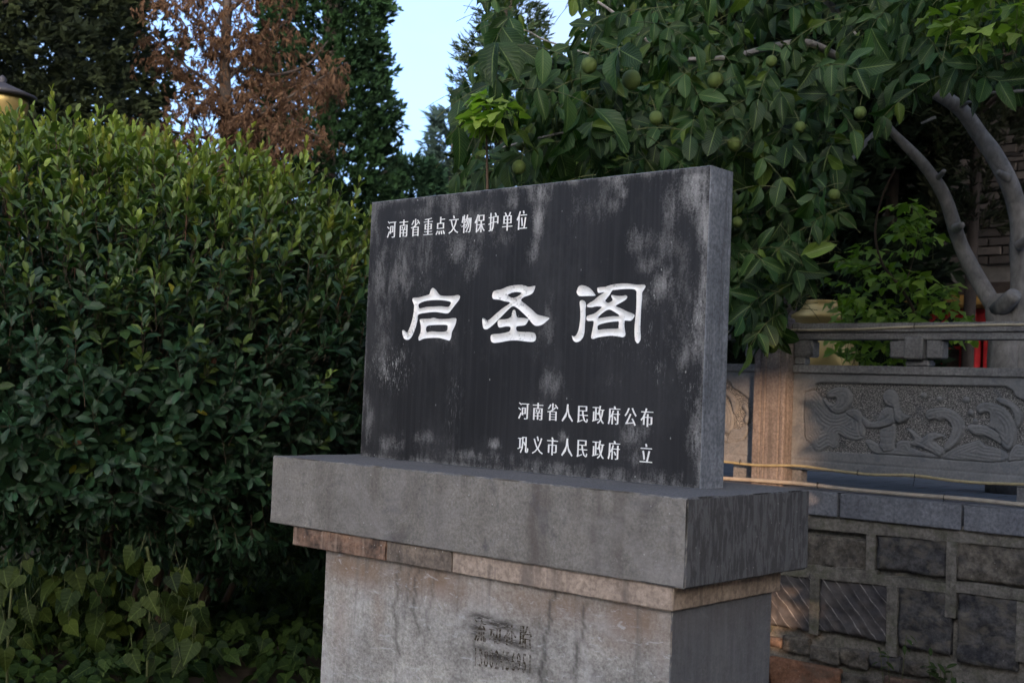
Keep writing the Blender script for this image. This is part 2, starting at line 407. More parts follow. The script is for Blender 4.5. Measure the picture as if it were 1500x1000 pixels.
BIG = {
 'a': dict(o=(560, 390), s=6.25, loops=[
  [[(462,198),(490,215),(515,250),(540,268),(600,272),(660,268),(690,262),(712,275),(700,310),(665,355),(635,395),(600,430),(540,425),(480,418),(400,425),(332,440),(325,480),(310,545),(290,600),(265,650),(235,672),(205,665),(190,640),(182,590),(200,585),(225,605),(245,575),(268,510),(283,450),(290,390),(290,350),(275,310),(285,288),(330,285),(390,270),(430,255),(442,220)],
   [(335,345),(370,325),(430,312),(520,308),(600,318),(628,330),(620,355),(600,372),(540,365),(470,368),(400,372),(345,385),(332,365)]],
  [[(345,485),(375,480),(440,478),(470,470),(520,482),(600,480),(650,473),(678,480),(672,525),(655,565),(638,600),(630,650),(615,678),(585,672),(520,655),(440,655),(380,662),(340,678),(328,660),(340,630),(352,590),(352,540),(345,505)],
   [(415,545),(450,538),(540,535),(592,538),(598,555),(590,590),(540,600),(450,595),(410,603),(400,580),(403,558)]]]),
 'b': dict(o=(560, 390), s=6.25, loops=[
  [[(1015,235),(1040,220),(1090,210),(1150,185),(1220,172),(1290,172),(1340,188),(1395,178),(1398,195),(1380,240),(1350,262),(1300,280),(1270,310),(1310,345),(1370,395),(1420,440),(1475,455),(1530,473),(1500,505),(1460,535),(1410,545),(1375,525),(1335,475),(1290,430),(1240,385),(1200,365),(1165,385),(1110,440),(1060,490),(1010,540),(960,575),(930,570),(920,545),(915,480),(935,478),(960,495),(990,480),(1040,435),(1100,385),(1170,335),(1120,320),(1070,305),(1020,300),(1005,275)],
   [(1150,262),(1180,245),(1225,235),(1265,240),(1270,252),(1240,275),(1200,288),(1165,278)]],
  [[(1205,398),(1220,410),(1235,465),(1290,472),(1336,480),(1338,492),(1316,530),(1290,542),(1235,548),(1225,570),(1240,595),(1300,600),(1380,605),(1405,630),(1405,670),(1380,690),(1320,688),(1240,678),(1160,680),(1080,695),(1020,700),(995,680),(992,640),(1010,622),(1080,615),(1150,600),(1170,585),(1172,555),(1130,550),(1075,560),(1058,540),(1058,500),(1080,487),(1140,482),(1180,460),(1190,415)]]]),
 'c': dict(o=(780, 390), s=7.5, loops=[
  [[(490,260),(505,225),(535,208),(590,218),(640,248),(675,290),(690,322),(620,325),(530,328),(500,315),(485,285)]],
  [[(520,385),(545,372),(575,385),(588,420),(583,480),(583,560),(576,640),(572,720),(555,780),(520,820),(480,832),(450,815),(440,790),(432,760),(455,770),(480,755),(505,700),(518,630),(525,560),(525,480),(520,430)]],
  [[(712,240),(740,230),(800,225),(860,205),(960,190),(1060,190),(1150,202),(1220,200),(1243,220),(1225,255),(1205,290),(1205,350),(1195,450),(1190,560),(1185,680),(1190,780),(1180,820),(1160,845),(1140,835),(1125,800),(1120,700),(1127,600),(1137,500),(1142,400),(1142,320),(1140,270),(1100,250),(1000,250),(920,258),(878,265),(850,310),(810,360),(800,380),(825,400),(850,395),(880,370),(865,330),(875,315),(930,325),(990,325),(1025,318),(1042,335),(1025,365),(970,400),(915,435),(970,460),(1040,495),(1085,512),(1122,535),(1105,575),(1075,598),(1020,595),(1012,610),(1010,660),(1020,720),(1020,760),(990,778),(940,770),(870,762),(800,768),(720,780),(665,797),(645,780),(650,740),(660,690),(670,640),(668,600),(615,600),(594,585),(594,555),(612,540),(660,525),(700,505),(740,470),(760,445),(700,440),(650,450),(604,445),(600,425),(620,405),(670,375),(730,325),(790,285),(740,292),(718,285)],
   [(725,555),(760,520),(810,485),(850,475),(900,500),(945,530),(945,548),(880,548),(800,558),(740,568),(722,568)],
   [(720,650),(770,628),(850,612),(920,605),(948,608),(945,660),(940,682),(860,685),(780,690),(725,697),(715,680)]]]),
}
big_polys = {}
for key, g in BIG.items():
    shapes = []
    for shp in g['loops']:
        L = []
        for loop in shp:
            pts = []
            for x, y in smooth_loop(loop, 3):
                w = at(g['o'][0] + x / g['s'], g['o'][1] + y / g['s'], 0.0); pts.append((float(w[0]), float(w[2])))
            L.append(pts)
        shapes.append(L)
    big_polys[key] = shapes

# weather marks of the front face: (px, py, half width, half height, strength) as seen on the stone
WEAR = [(556,400,9,60,.55),(548,330,8,40,.5),(560,297,20,10,.5),(585,395,13,48,.55),(590,350,10,20,.4),(635,292,12,12,.65),(664,298,12,26,.65),(670,365,20,24,.65),(690,380,14,30,.6),(655,345,8,20,.5),
 (752,292,10,14,.7),(792,280,16,20,.85),(788,325,11,34,.8),(782,360,8,26,.6),(740,350,14,10,.35),(905,264,11,16,.95),(912,282,8,10,.7),(900,300,18,12,.4),(985,300,13,32,.6),(1020,285,22,34,1.0),(1033,330,10,60,1.0),
 (1022,262,26,12,.9),(972,415,16,22,.8),(955,385,22,16,.5),(935,350,26,20,.45),(975,360,24,24,.4),(1032,430,7,60,1.0),(1022,455,9,36,.8),(1020,505,12,24,.85),(1000,520,12,24,.5),(1018,640,10,34,.9),(1028,690,8,26,.9),(1024,600,5,40,.8),
 (925,636,14,18,.8),(945,626,8,14,.7),(930,670,14,14,.6),(722,651,10,7,.85),(826,640,8,10,.6),(806,560,20,24,.4),(790,600,16,14,.4),(560,540,6,40,.5),(805,488,6,20,.45),(650,490,30,18,.2),(600,420,10,24,.35),
 (945,440,8,14,.5),(905,455,6,14,.2),(880,560,60,12,.12),(620,640,40,10,.3),(570,650,30,12,.45),(700,668,60,8,.5),(820,685,60,9,.5),(900,695,40,10,.5),(970,700,40,12,.45),(540,620,6,40,.5),(620,310,40,8,.35),(720,278,60,5,.35),(850,262,60,5,.35),(710,330,50,40,.30),(620,370,35,50,.30),(860,300,40,30,.25),(1000,440,30,120,.28),(560,480,20,120,.28),(800,470,20,60,.2),(960,252,60,6,.5)]
SCR = [(572,535,24,20,1.0),(570,560,18,12,.6),(1022,470,10,18,.8),(966,545,6,14,.5),(1015,575,8,30,.6),(950,500,10,30,.3),(617,405,6,20,.4),(1010,270,14,12,.8),(905,500,50,20,.15),(665,590,10,40,.25),(955,430,10,16,.6)]
def blob_field(X, Z, blobs, Y):
    f = np.zeros(len(X))
    for px, py, rx, ry, s in blobs:
        c = at(px, py, Y); a = abs(at(px + rx, py, Y)[0] - c[0]); b = abs(at(px, py + ry, Y)[2] - c[2])
        f = np.maximum(f, s * np.exp(-(((X - c[0]) / a) ** 2 + ((Z - c[2]) / b) ** 2)))
    return f

k = NB('polished black stone'); o = k.map()
wear = k.attr('wear'); scr = k.attr('scratch')
n1 = k.noise(k.map((1, 1, 0.33)), 24, 9, 0.76, 0.2); nf = k.noise(o, 150, 4, 0.8); nb = k.noise(k.map((1, 1, 0.35)), 3.2, 5, 0.6)
st_ = k.noise(k.map((70, 70, 1.2)), 1.0, 4, 0.6)
base = k.mix(k.ramp(nb, [(0.35, 0), (0.65, 1)]), (0.012, 0.012, 0.0125), (0.024, 0.0235, 0.025))
base = k.mix(k.math('MULTIPLY', k.ramp(st_, [(0.45, 0), (0.75, 1)]), 0.35), base, (0.048, 0.047, 0.049))
amp_ = k.math('ADD', k.math('MULTIPLY', wear, 1.9), 0.42); both = k.math('ADD', k.math('MULTIPLY', k.math('SUBTRACT', n1, 0.5), 1.5), k.math('MULTIPLY', k.math('SUBTRACT', nf, 0.5), 0.7))
mask = k.math('ADD', k.math('MULTIPLY', wear, 0.60), k.math('MULTIPLY', both, amp_))
mask = k.ramp(mask, [(0.10, 0), (0.85, 1)])
haze_ = k.ramp(k.noise(k.map((1, 1, 0.6), loc=(3, 1, 2)), 7, 8, 0.7), [(0.5, 0), (0.8, 0.5)])
c = k.mix(haze_, base, (0.065, 0.065, 0.066))
c = k.mix(mask, c, (0.26, 0.257, 0.252))
vs_ = k.vor(k.map((1, 1, 0.6)), 38); sp = k.math('MULTIPLY', k.ramp(vs_, [(0.03, 1), (0.10, 0)]), k.ramp(k.noise(o, 14, 2), [(0.52, 0), (0.62, 1)]))
sc1 = k.ramp(k.noise(k.map((3.5, 1, 1.0), rot=(0, 0.5, 0)), 45, 5, 0.75, 0.8), [(0.56, 0), (0.62, 1)])
c = k.mix(k.math('MULTIPLY', sp, 0.6), c, (0.5, 0.5, 0.48))
c = k.mix(k.math('MULTIPLY', k.math('MULTIPLY', sc1, scr), 1.0, True), c, (0.5, 0.5, 0.48))
rg = k.math('ADD', k.math('MULTIPLY', mask, 0.3), 0.52)
M_black = k.done(c, rg, k.bump(k.math('ADD', nf, k.math('MULTIPLY', n1, .6)), 0.25, 0.002), 0.2)
M_sawn = stone('sawn blue grey stone side', (0.13, 0.145, 0.17), (0.24, 0.26, 0.295), streak=0.5, spec_light=0.7, scale=10, bump=0.6, grain=90, drip=22, streak_col=(0.05, 0.055, 0.065))
k = NB('white paint in letters'); fl = k.noise(k.map(), 55, 6, 0.8); ed = k.attr('edge')
chipm = k.math('MULTIPLY', k.ramp(k.math('ADD', k.noise(k.map(), 95, 5, 0.8), k.math('MULTIPLY', k.noise(k.map(), 9, 2), 0.35)), [(0.76, 0), (0.84, 1)]), 0.8)
M_white = k.done(k.mix(chipm, k.mix(k.ramp(fl, [(0.3, 0), (0.7, 1)]), (0.74, 0.73, 0.70), (0.86, 0.86, 0.84)), (0.10, 0.10, 0.11)), 0.75, k.bump(fl, 0.2, 0.002), 0.3)
M_white2 = plain('white letter paint', (0.80, 0.80, 0.78), 0.75, 60, 0.08, 0.1)

tablet = thing('inscribed_tablet', 'upright black stone tablet with white carved Chinese characters standing on the grey slab', 'stone tablet', (SW / 2, SD / 2, 0))
# front face with openings where the big characters are cut in
ring = []
def edge_pts(a, b, n): return [(a[0] + (b[0] - a[0]) * i / n, a[1] + (b[1] - a[1]) * i / n) for i in range(n)]
rect = edge_pts((0, 0), (SW, 0), 120) + edge_pts((SW, 0), (SW, SH), 80) + edge_pts((SW, SH), (0, SH), 120) + edge_pts((0, SH), (0, 0), 80)
front, back = [], []
for x, z in rect:
    c_ = 0.0018 + 0.0045 * max(0, nz((x, 0, z), 22, 2) - .05) + 0.006 * max(0, nz((x, 0, z), 60, 5) - .25)
    fx = min(max(x, c_), SW - c_); fz = min(max(z, c_), SH - c_)
    front.append((fx, fz)); back.append((x, c_ * .9, z))
pts = [Vector(p) for p in front]; edges = [(i, (i + 1) % len(front)) for i in range(len(front))]
polys_all = []
for shapes in big_polys.values():
    for L in shapes:
        polys_all.append(L)
        for loop in L:
            b0 = len(pts); pts += [Vector(p) for p in loop]; edges += [(b0 + i, b0 + (i + 1) % len(loop)) for i in range(len(loop))]
for i in range(1, 92):
    for j in range(1, 60):
        pts.append(Vector((SW * i / 92 + random.uniform(-.001, .001), SH * j / 60 + random.uniform(-.001, .001))))
vo, eo, fo, *_ = delaunay_2d_cdt(pts, edges, [], 0, 1e-6)
co2 = np.array([(v.x, v.y) for v in vo]); fo = [list(f) for f in fo]
cen = np.array([co2[f].mean(0) for f in fo])
hole = np.zeros(len(fo), bool)
for L in polys_all: hole |= inpoly(cen[:, 0], cen[:, 1], L)
fk = [f for f, h in zip(fo, hole) if not h]
V = [(x, 0.0, z) for x, z in co2]
# orient to -Y
F2 = []
for f in fk:
    a, b, c_ = co2[f[0]], co2[f[1]], co2[f[2]]
    F2.append(f if (b[0] - a[0]) * (c_[1] - a[1]) - (b[1] - a[1]) * (c_[0] - a[0]) > 0 else f[::-1])
wearv = blob_field(co2[:, 0], co2[:, 1], WEAR, 0.0); scrv = blob_field(co2[:, 0], co2[:, 1], SCR, 0.0)
edge_d = np.minimum.reduce([co2[:, 0], SW - co2[:, 0], co2[:, 1] * .8, SH - co2[:, 1]])
wearv = np.maximum(wearv, np.exp(-np.clip(edge_d, 0, 1) / 0.012) * 0.6)
link('tablet_face', mesh_py('tablet_face', V, F2, M_black, extra={'wear': wearv, 'scratch': scrv}), tablet)
# body: chamfer ring + sides + back
n = len(rect); V = [(f[0], 0.0, f[1]) for f in front] + back
V += [(x, SD, z) for x, z in rect]
Fs = []
for i in range(n):
    j = (i + 1) % n
    Fs.append([j, i, n + i, n + j][::-1]); Fs.append([n + j, n + i, 2 * n + i, 2 * n + j][::-1])
Fs.append([2 * n + i for i in range(n)][::-1])
me_ = mesh_py('tablet_body', V, Fs, M_sawn); body = link('tablet_body', me_, tablet)
bm = bmesh.new(); bm.from_mesh(me_); bmesh.ops.recalc_face_normals(bm, faces=bm.faces); bm.to_mesh(me_); bm.free()

# big characters: white grooves, rounded bottom
for key, shapes in big_polys.items():
    pts = []; edges = []; outl = 0
    for L in shapes:
        for loop in L:
            b0 = len(pts); pts += [Vector(p) for p in loop]; edges += [(b0 + i, b0 + (i + 1) % len(loop)) for i in range(len(loop))]
    allp = np.array([(p.x, p.y) for p in pts]); lo, hi = allp.min(0), allp.max(0); s = 0.0028
    X, Z = np.meshgrid(np.arange(lo[0], hi[0], s), np.arange(lo[1], hi[1], s)); X = X.ravel(); Z = Z.ravel()
    ok = np.zeros(len(X), bool); D = np.full(len(X), 1e9)
    for L in shapes: ok |= inpoly(X, Z, L); D = np.minimum(D, sdf(X, Z, L))
    ok &= D > 0.0011
    pts += [Vector((x, z)) for x, z in zip(X[ok], Z[ok])]
    vo, eo, fo, *_ = delaunay_2d_cdt(pts, edges, [], 0, 1e-6)
    c2 = np.array([(v.x, v.y) for v in vo]); cen = np.array([c2[list(f)].mean(0) for f in fo])
    keep = np.zeros(len(fo), bool); D = np.full(len(c2), 1e9)
    for L in shapes: keep |= inpoly(cen[:, 0], cen[:, 1], L); D = np.minimum(D, sdf(c2[:, 0], c2[:, 1], L))
    depth = 0.0065 * (1 - np.exp(-D / 0.007)) ; depth[D < 1e-4] = 0
    V = np.stack([c2[:, 0], depth, c2[:, 1]], 1); Fk = []
    for f, kq in zip(fo, keep):
        if not kq: continue
        f = list(f); a, b, c_ = c2[f[0]], c2[f[1]], c2[f[2]]
        Fk.append(f if (b[0] - a[0]) * (c_[1] - a[1]) - (b[1] - a[1]) * (c_[0] - a[0]) > 0 else f[::-1])
    ob = link('carved_character', mesh_py('carved_character', V, Fk, M_white, True, extra={'edge': depth}), tablet)
    ob['label'] = {'a': 'left large white carved character', 'b': 'middle large white carved character', 'c': 'right large white carved character'}[key]

def glyph_loops(ch):
    return [[(int(p[i:i + 3]) / 900 - .0444, int(p[i + 3:i + 6]) / 900 - .15) for i in range(0, len(p), 6)] for p in GLYPHS[ch].split('/')]
def glyph_mesh(ch, x, z, w, h, y0, thick, mat, slant=0.0, rot=0.0, wiggle=0.0, digit=False):
    """one filled character as a thin plate: lower left corner (x, z), box w by h, front face at y0"""
    L = glyph_loops(ch); wn = 0.52 if digit else 1.0; hb = 0.0 if digit else -0.07; hn = 0.70 if digit else 0.90
    pts = []; edges = []; loops = []
    for loop in L:
        q = []
        for u, v in loop:
            a = u / wn * w; b = (v - hb) / hn * h
            a += slant * b
            a, b = a * math.cos(rot) - b * math.sin(rot), a * math.sin(rot) + b * math.cos(rot)
            q.append((x + a, z + b))
        loops.append(q); b0 = len(pts); pts += [Vector(p) for p in q]; edges += [(b0 + i, b0 + (i + 1) % len(q)) for i in range(len(q))]
    vo, eo, fo, *_ = delaunay_2d_cdt(pts, edges, [], 0, 1e-7)
    c2 = np.array([(v.x, v.y) for v in vo]); cen = np.array([c2[list(f)].mean(0) for f in fo]); keep = inpoly(cen[:, 0], cen[:, 1], loops)
    n = len(c2); V = [(a, y0, b) for a, b in c2] + [(a, y0 + thick, b) for a, b in c2]; Fk = []; ec = {}
    for f, kq in zip(fo, keep):
        if not kq: continue
        f = list(f); a, b, c_ = c2[f[0]], c2[f[1]], c2[f[2]]
        if (b[0] - a[0]) * (c_[1] - a[1]) - (b[1] - a[1]) * (c_[0] - a[0]) < 0: f = f[::-1]
        Fk.append(f)
        for i in range(3): ec[(f[i], f[(i + 1) % 3])] = 1
    for (a, b) in list(ec):
        if (b, a) not in ec: Fk.append([b, a, n + a, n + b])
    return mesh_py('character', V, Fk, mat)
def text_row(s, x0, x1, z0, z1, cw, h, parent, mat, name, y0=-0.0006, thick=0.0006, skip=' '):
    n = len(s)
    for i, ch in enumerate(s):
        if ch in skip: continue
        t = i / (n - 1); x = x0 + (x1 - cw - x0) * t; z = z0 + (z1 - z0) * t
        link(name, glyph_mesh(ch, x + random.uniform(-.001, .001), z + random.uniform(-.001, .001), cw, h, y0, thick, mat), parent)
text_row('河南省重点文物保护单位', 0.087, 0.733, 0.765, 0.758, 0.046, 0.060, tablet, M_white2, 'letter')
text_row('河南省人民政府公布', 0.727, 1.238, 0.164, 0.162, 0.045, 0.053, tablet, M_white2, 'letter')
text_row('巩义市人民政府', 0.730, 1.124, 0.058, 0.062, 0.045, 0.054, tablet, M_white2, 'letter')
link('letter', glyph_mesh('立', 1.193, 0.058, 0.046, 0.056, -0.0006, 0.0006, M_white2), tablet)

# ------------------------------------------------------------------ the plinth
M_slab = stone('grey slab stone', (0.135, 0.13, 0.128), (0.20, 0.195, 0.192), streak=0.35, spec_light=0.55, scale=5, bump=0.35, stain=(0.24, 0.22, 0.20), stain_amt=0.35, grain=75, streak_col=(0.10, 0.09, 0.085), drip=5)
M_slab_top = M_slab
M_mould_l = stone('lichen stained moulding', (0.045, 0.035, 0.03), (0.30, 0.18, 0.12), streak=0.6, spec_light=0.7, scale=14, bump=0.8, stain=(0.30, 0.22, 0.17), stain_amt=0.6, drip=14, streak_col=(0.35, 0.26, 0.2))
M_mould_m = stone('dark moulding', (0.09, 0.075, 0.063), (0.24, 0.19, 0.15), streak=0.5, spec_light=0.8, scale=14, bump=0.8, drip=14, streak_col=(0.22, 0.18, 0.14))
M_mould_r = stone('warm beige moulding', (0.26, 0.205, 0.165), (0.42, 0.33, 0.26), streak=0.7, spec_light=0.5, scale=9, bump=0.5, drip=7, streak_col=(0.14, 0.115, 0.10))
plinth = thing('stone_plinth', 'heavy grey stone plinth with overhanging slab carrying the black tablet', 'plinth', (0.72, 0.02, GZ))
k = NB('slab stone'); o = k.map()
n1 = k.noise(o, 4.5, 8, 0.65); nf = k.noise(o, 110, 4, 0.7); c = k.mix(k.ramp(n1, [(0.35, 0), (0.68, 1)]), (0.158, 0.147, 0.130), (0.240, 0.223, 0.197))
c = k.mix(0.45, c, k.mix(k.ramp(nf, [(0.37, 0), (0.63, 1)]), (0.45, 0.45, 0.45), (1.35, 1.35, 1.35)), 'MULTIPLY'); nm = k.noise(o, 26, 8, 0.75, 0.6); c = k.mix(0.38, c, k.mix(k.ramp(nm, [(0.36, 0), (0.62, 1)]), (0.55, 0.53, 0.52), (1.25, 1.25, 1.25)), 'MULTIPLY')
sw = k.vor(k.map((1, 1, 1), loc=(.4, 0, .1)), 9, 'DISTANCE_TO_EDGE'); sw2 = k.noise(k.map((1, 1, 1)), 5, 3, .5, 3.5)
ringm = k.math('MULTIPLY', k.ramp(sw2, [(0.49, 0), (0.5, 1), (0.51, 0)]), 0.35); c = k.mix(ringm, c, (0.09, 0.085, 0.085)); c = k.mix(k.math('MULTIPLY', k.attr('run'), .75), c, (0.085, 0.07, 0.062))
dk = k.ramp(k.noise(k.map((1, 1, .8), loc=(5, 0, 0)), 7, 6, .7, 1.2), [(0.56, 0), (0.68, .6)]); c = k.mix(dk, c, (0.085, 0.08, 0.082))
n3 = k.noise(k.map((6, 0.3, 0.35)), 2.2, 4, 0.55); c = k.mix(k.ramp(n3, [(0.55, 0), (0.72, .6)]), c, (0.105, 0.088, 0.078)); lg = k.ramp(k.noise(k.map(loc=(9, 2, 4)), 2.6, 7, .7, .6), [(.5, 0), (.7, .6)]); c = k.mix(lg, c, (0.26, 0.245, 0.235)); tn = k.ramp(k.noise(k.map((1, 1, 1), rot=(0, .8, 0), loc=(1, 7, 4)), 11, 7, .8, 2.2), [(.60, 0), (.615, .55), (.63, 0)]); c = k.mix(tn, c, (0.36, 0.35, 0.34))
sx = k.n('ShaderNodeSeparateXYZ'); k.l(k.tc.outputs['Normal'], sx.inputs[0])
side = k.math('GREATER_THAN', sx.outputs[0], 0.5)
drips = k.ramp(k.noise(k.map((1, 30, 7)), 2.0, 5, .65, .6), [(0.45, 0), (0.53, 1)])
sidec = k.mix(drips, (0.105, 0.11, 0.122), (0.048, 0.049, 0.056)); c = k.mix(k.math('MULTIPLY', side, 0.85), c, sidec)  # right face painted darker and bluer for its shade, plus dark drips
vo_ = k.vor(o, 42); m_ = k.math('MULTIPLY', k.ramp(vo_, [(0.04, 1), (0.12, 0)]), k.ramp(k.noise(o, 8, 3), [(0.5, 0), (0.6, 1)]))
c = k.mix(k.math('MULTIPLY', m_, .8), c, (0.5, .49, .47))
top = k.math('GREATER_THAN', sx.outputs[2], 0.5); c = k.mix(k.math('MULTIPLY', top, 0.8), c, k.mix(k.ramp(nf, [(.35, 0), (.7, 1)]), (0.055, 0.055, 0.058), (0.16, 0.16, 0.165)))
M_cap = k.done(c, 0.8, k.bump(k.math('ADD', k.math('MULTIPLY', nm, .8), k.math('MULTIPLY', nf, .4)), 0.6, 0.005), 0.3)
gbox('cap_slab', (-0.106, -0.298, -0.225), (1.554, 0.339, 0.0), M_cap, plinth, step=0.015, cham=0.004, chip=0.009, amp=0.0022, seed=1, ns=11)
cm = plinth.children[0].data; cc = np.zeros(len(cm.vertices) * 3); cm.vertices.foreach_get('co', cc); cc = cc.reshape(-1, 3) + np.array(plinth.location); rn = np.zeros(len(cc))
for px, wd, st in ((545, 7, .55), (782, 9, 1), (797, 5, .6), (872, 5, .7), (640, 8, .35), (480, 6, .35), (940, 6, .4), (705, 5, .3)):
    xx = at(px, 780, -.298)[0]; rn = np.maximum(rn, st * np.exp(-((cc[:, 0] + .008 * np.sin(cc[:, 2] * 40) - xx) / (wd * .0026)) ** 2) * (cc[:, 1] < -.29))
a_ = cm.attributes.new('run', 'FLOAT', 'POINT'); a_.data.foreach_set('value', rn.astype(np.float32))
ML = [(0.010, 0.462, M_mould_l), (0.464, 0.742, M_mould_m), (0.743, 1.512, M_mould_r)]
for i, (a, b, m) in enumerate(ML):
    q = gbox('moulding_block', (a, -0.290 + .002 * i, -0.287), (b, 0.262, -0.2255), m, plinth, step=0.018, cham=0.003, chip=0.008, amp=0.002, seed=4 + i, ns=13)
    q['label'] = ['lichen stained left moulding block', 'dark moulding block beside the crack', 'long beige moulding block'][i]
# the body: brushed grey stone with stains, cracks and smeared stencil paint
k = NB('pedestal stone'); o = k.map(); P = wloc(plinth)
n1 = k.noise(o, 3.6, 8, 0.65); nf = k.noise(o, 110, 4, 0.7)
c = k.mix(k.ramp(n1, [(0.35, 0), (0.65, 1)]), (0.235, 0.224, 0.205), (0.43, 0.412, 0.375))
c = k.mix(0.6, c, k.mix(k.ramp(nf, [(0.37, 0), (0.63, 1)]), (0.5, 0.5, 0.5), (1.3, 1.3, 1.3)), 'MULTIPLY'); nm = k.noise(k.map((1, 1, 1.5)), 30, 7, 0.8, 0.5); c = k.mix(0.6, c, k.mix(k.ramp(nm, [(0.36, 0), (0.62, 1)]), (0.55, 0.53, 0.52), (1.25, 1.25, 1.25)), 'MULTIPLY'); lp = k.ramp(k.noise(k.map(loc=(4, 4, 9)), 5, 7, .75, .8), [(.5, 0), (.66, .55)]); c = k.mix(lp, c, (0.46, 0.445, 0.44))
brn = k.attr('brown'); nb2 = k.noise(k.map((1, 1, .5)), 8, 6, .65)
c = k.mix(k.math('MULTIPLY', brn, k.ramp(nb2, [(0.3, 0.55), (0.55, 1)])), c, (0.20, 0.125, 0.078))
drk = k.noise(k.map((12, 12, .8)), 2.2, 5, .6); c = k.mix(k.ramp(drk, [(.56, 0), (.68, .5)]), c, (0.11, .105, .1))
wv = k.ramp(k.noise(k.map((3, 3, 8), rot=(0, .35, 0)), 6, 6, .75, 1.2), [(0.58, 0), (0.63, 1)]); c = k.mix(k.math('MULTIPLY', wv, .5), c, (.5, .5, .5))
hz = k.ramp(k.noise(k.map((1.3, 1.3, 9)), 4, 6, .7, .6), [(0.6, 0), (0.67, 1)]); c = k.mix(k.math('MULTIPLY', hz, .3), c, (.42, .41, .41))
crk = k.attr('crack'); wob = k.noise(o, 22, 3)
c = k.mix(k.math('MULTIPLY', crk, .85), c, (0.05, 0.045, 0.04))
smr = k.attr('smear'); sm1 = k.ramp(k.noise(k.map((2.5, 1, 14), rot=(0, 0.28, 0)), 9, 6, .75, .3), [(.36, 0), (.52, 1)])
c = k.mix(k.math('MULTIPLY', smr, k.math('ADD', k.math('MULTIPLY', sm1, .75), .25)), c, (0.05, 0.045, 0.04))
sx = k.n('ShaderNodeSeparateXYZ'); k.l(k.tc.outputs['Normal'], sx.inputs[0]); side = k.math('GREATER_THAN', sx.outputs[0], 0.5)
c = k.mix(k.math('MULTIPLY', side, 0.8), c, k.mix(k.ramp(k.noise(k.map((1, 9, 1)), 4, 6, .7), [(.4, 0), (.65, 1)]), (0.07, 0.078, 0.095), (0.11, 0.12, 0.14)))  # shade of the right side is put into the colour as dark blue grey
M_ped = k.done(c, 0.8, k.bump(k.math('ADD', k.math('MULTIPLY', nm, .8), k.math('MULTIPLY', nf, .4)), 0.6, 0.005), 0.3)
v, f = box_grid((0.156, -0.268, GZ - .02), (1.500, 0.235, -0.2875), step=0.009, cham=0.003, chip=0.006, amp=0.0012, seed=8, ns=12)
va = np.array(v); X, Z = va[:, 0], va[:, 2]
brown = np.clip(blob_field(X, Z, [(520, 830, 60, 30, .9), (640, 850, 100, 30, .8), (800, 880, 120, 30, .7), (930, 905, 70, 40, .8), (500, 900, 14, 60, .4), (970, 930, 14, 60, .5), (555, 880, 10, 60, .4), (900, 940, 50, 20, .4)], -.268), 0, 1)
def crackline(pp, w=0.0065):
    d = np.full(len(X), 1e9); W = [at(x, y, -.268) for x, y in pp]
    for a, b in zip(W[:-1], W[1:]):
        dx, dz = b[0] - a[0], b[2] - a[2]; L = dx * dx + dz * dz
        wx = X + 0.006 * np.sin(Z * 70) + .003 * np.sin(Z * 190); t = np.clip(((wx - a[0]) * dx + (Z - a[2]) * dz) / L, 0, 1)
        d = np.minimum(d, np.hypot(wx - a[0] - t * dx, Z - a[2] - t * dz))
    return np.exp(-(d / w) ** 2)
crack = np.maximum.reduce([crackline([(585, 825), (578, 900), (583, 960)]) * .7, crackline([(612, 835), (605, 880), (612, 930)]) * .7, crackline([(640, 835), (626, 900), (622, 960)]) * .5, crackline([(812, 862), (800, 930), (792, 1000)]) * .9, crackline([(858, 885), (850, 940), (838, 985)]) * .8, crackline([(600, 830), (594, 900)], .003) * .6])
smear = np.clip(blob_field(X, Z, [(708, 905, 22, 7, 1), (735, 915, 30, 8, .9), (700, 922, 16, 12, .8), (740, 938, 30, 7, 1), (765, 946, 20, 5, .8), (705, 948, 16, 6, .6), (730, 962, 34, 9, .9), (760, 975, 26, 9, .8), (790, 980, 16, 7, .5)], -.268) * 1.3, 0, 1)
frontm = va[:, 1] < -.26
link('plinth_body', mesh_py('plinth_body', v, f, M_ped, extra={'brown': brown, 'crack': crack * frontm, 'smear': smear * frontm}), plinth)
k = NB('faded stencil paint'); n1 = k.noise(k.map((1, 1, 2.5)), 40, 5, .75)
M_sten = k.done(k.mix(k.ramp(n1, [(.44, 0), (.58, 1)]), (0.035, 0.026, 0.015), (0.20, 0.185, 0.17)), .85, None, .2)
for i, ch in enumerate('流动补胎'):
    x = 0.826 + i * .057; link('stencilled_character', glyph_mesh(ch, x, -0.472 + i * .0035, .048, .062, -0.2697, .001, M_sten, rot=.03), plinth)
for i, ch in enumerate('13802456951'):
    x = 0.828 + i * .0205; link('stencilled_digit', glyph_mesh(ch, x, -0.543 + i * .0016, .0165, .053, -0.2697, .001, M_sten, rot=.03, digit=True), plinth)

# ------------------------------------------------------------------ retaining wall of cut stones below the terrace
WY = 2.5
M_kerb = stone('blue grey kerb stone', (0.15, 0.16, 0.185), (0.22, 0.235, 0.26), streak=0.4, spec_light=0.3, scale=5, bump=0.5, drip=8, streak_col=(0.10, 0.105, 0.12))
M_mort = stone('grey brown mortar', (0.12, 0.115, 0.10), (0.24, 0.225, 0.20), scale=14, bump=1.0, spec_light=0.3, stain=(0.09, 0.10, 0.05), stain_amt=0.5)
M_s_dark = stone('dark slate block', (0.036, 0.037, 0.043), (0.12, 0.117, 0.115), scale=17, bump=1.0, spec_light=0.5, stain=(0.16, 0.145, 0.115), stain_amt=0.7)
M_s_olive = stone('olive grey block', (0.065, 0.059, 0.049), (0.21, 0.19, 0.16), scale=16, bump=1.0, spec_light=0.5, stain=(0.045, 0.045, 0.05), stain_amt=0.6)
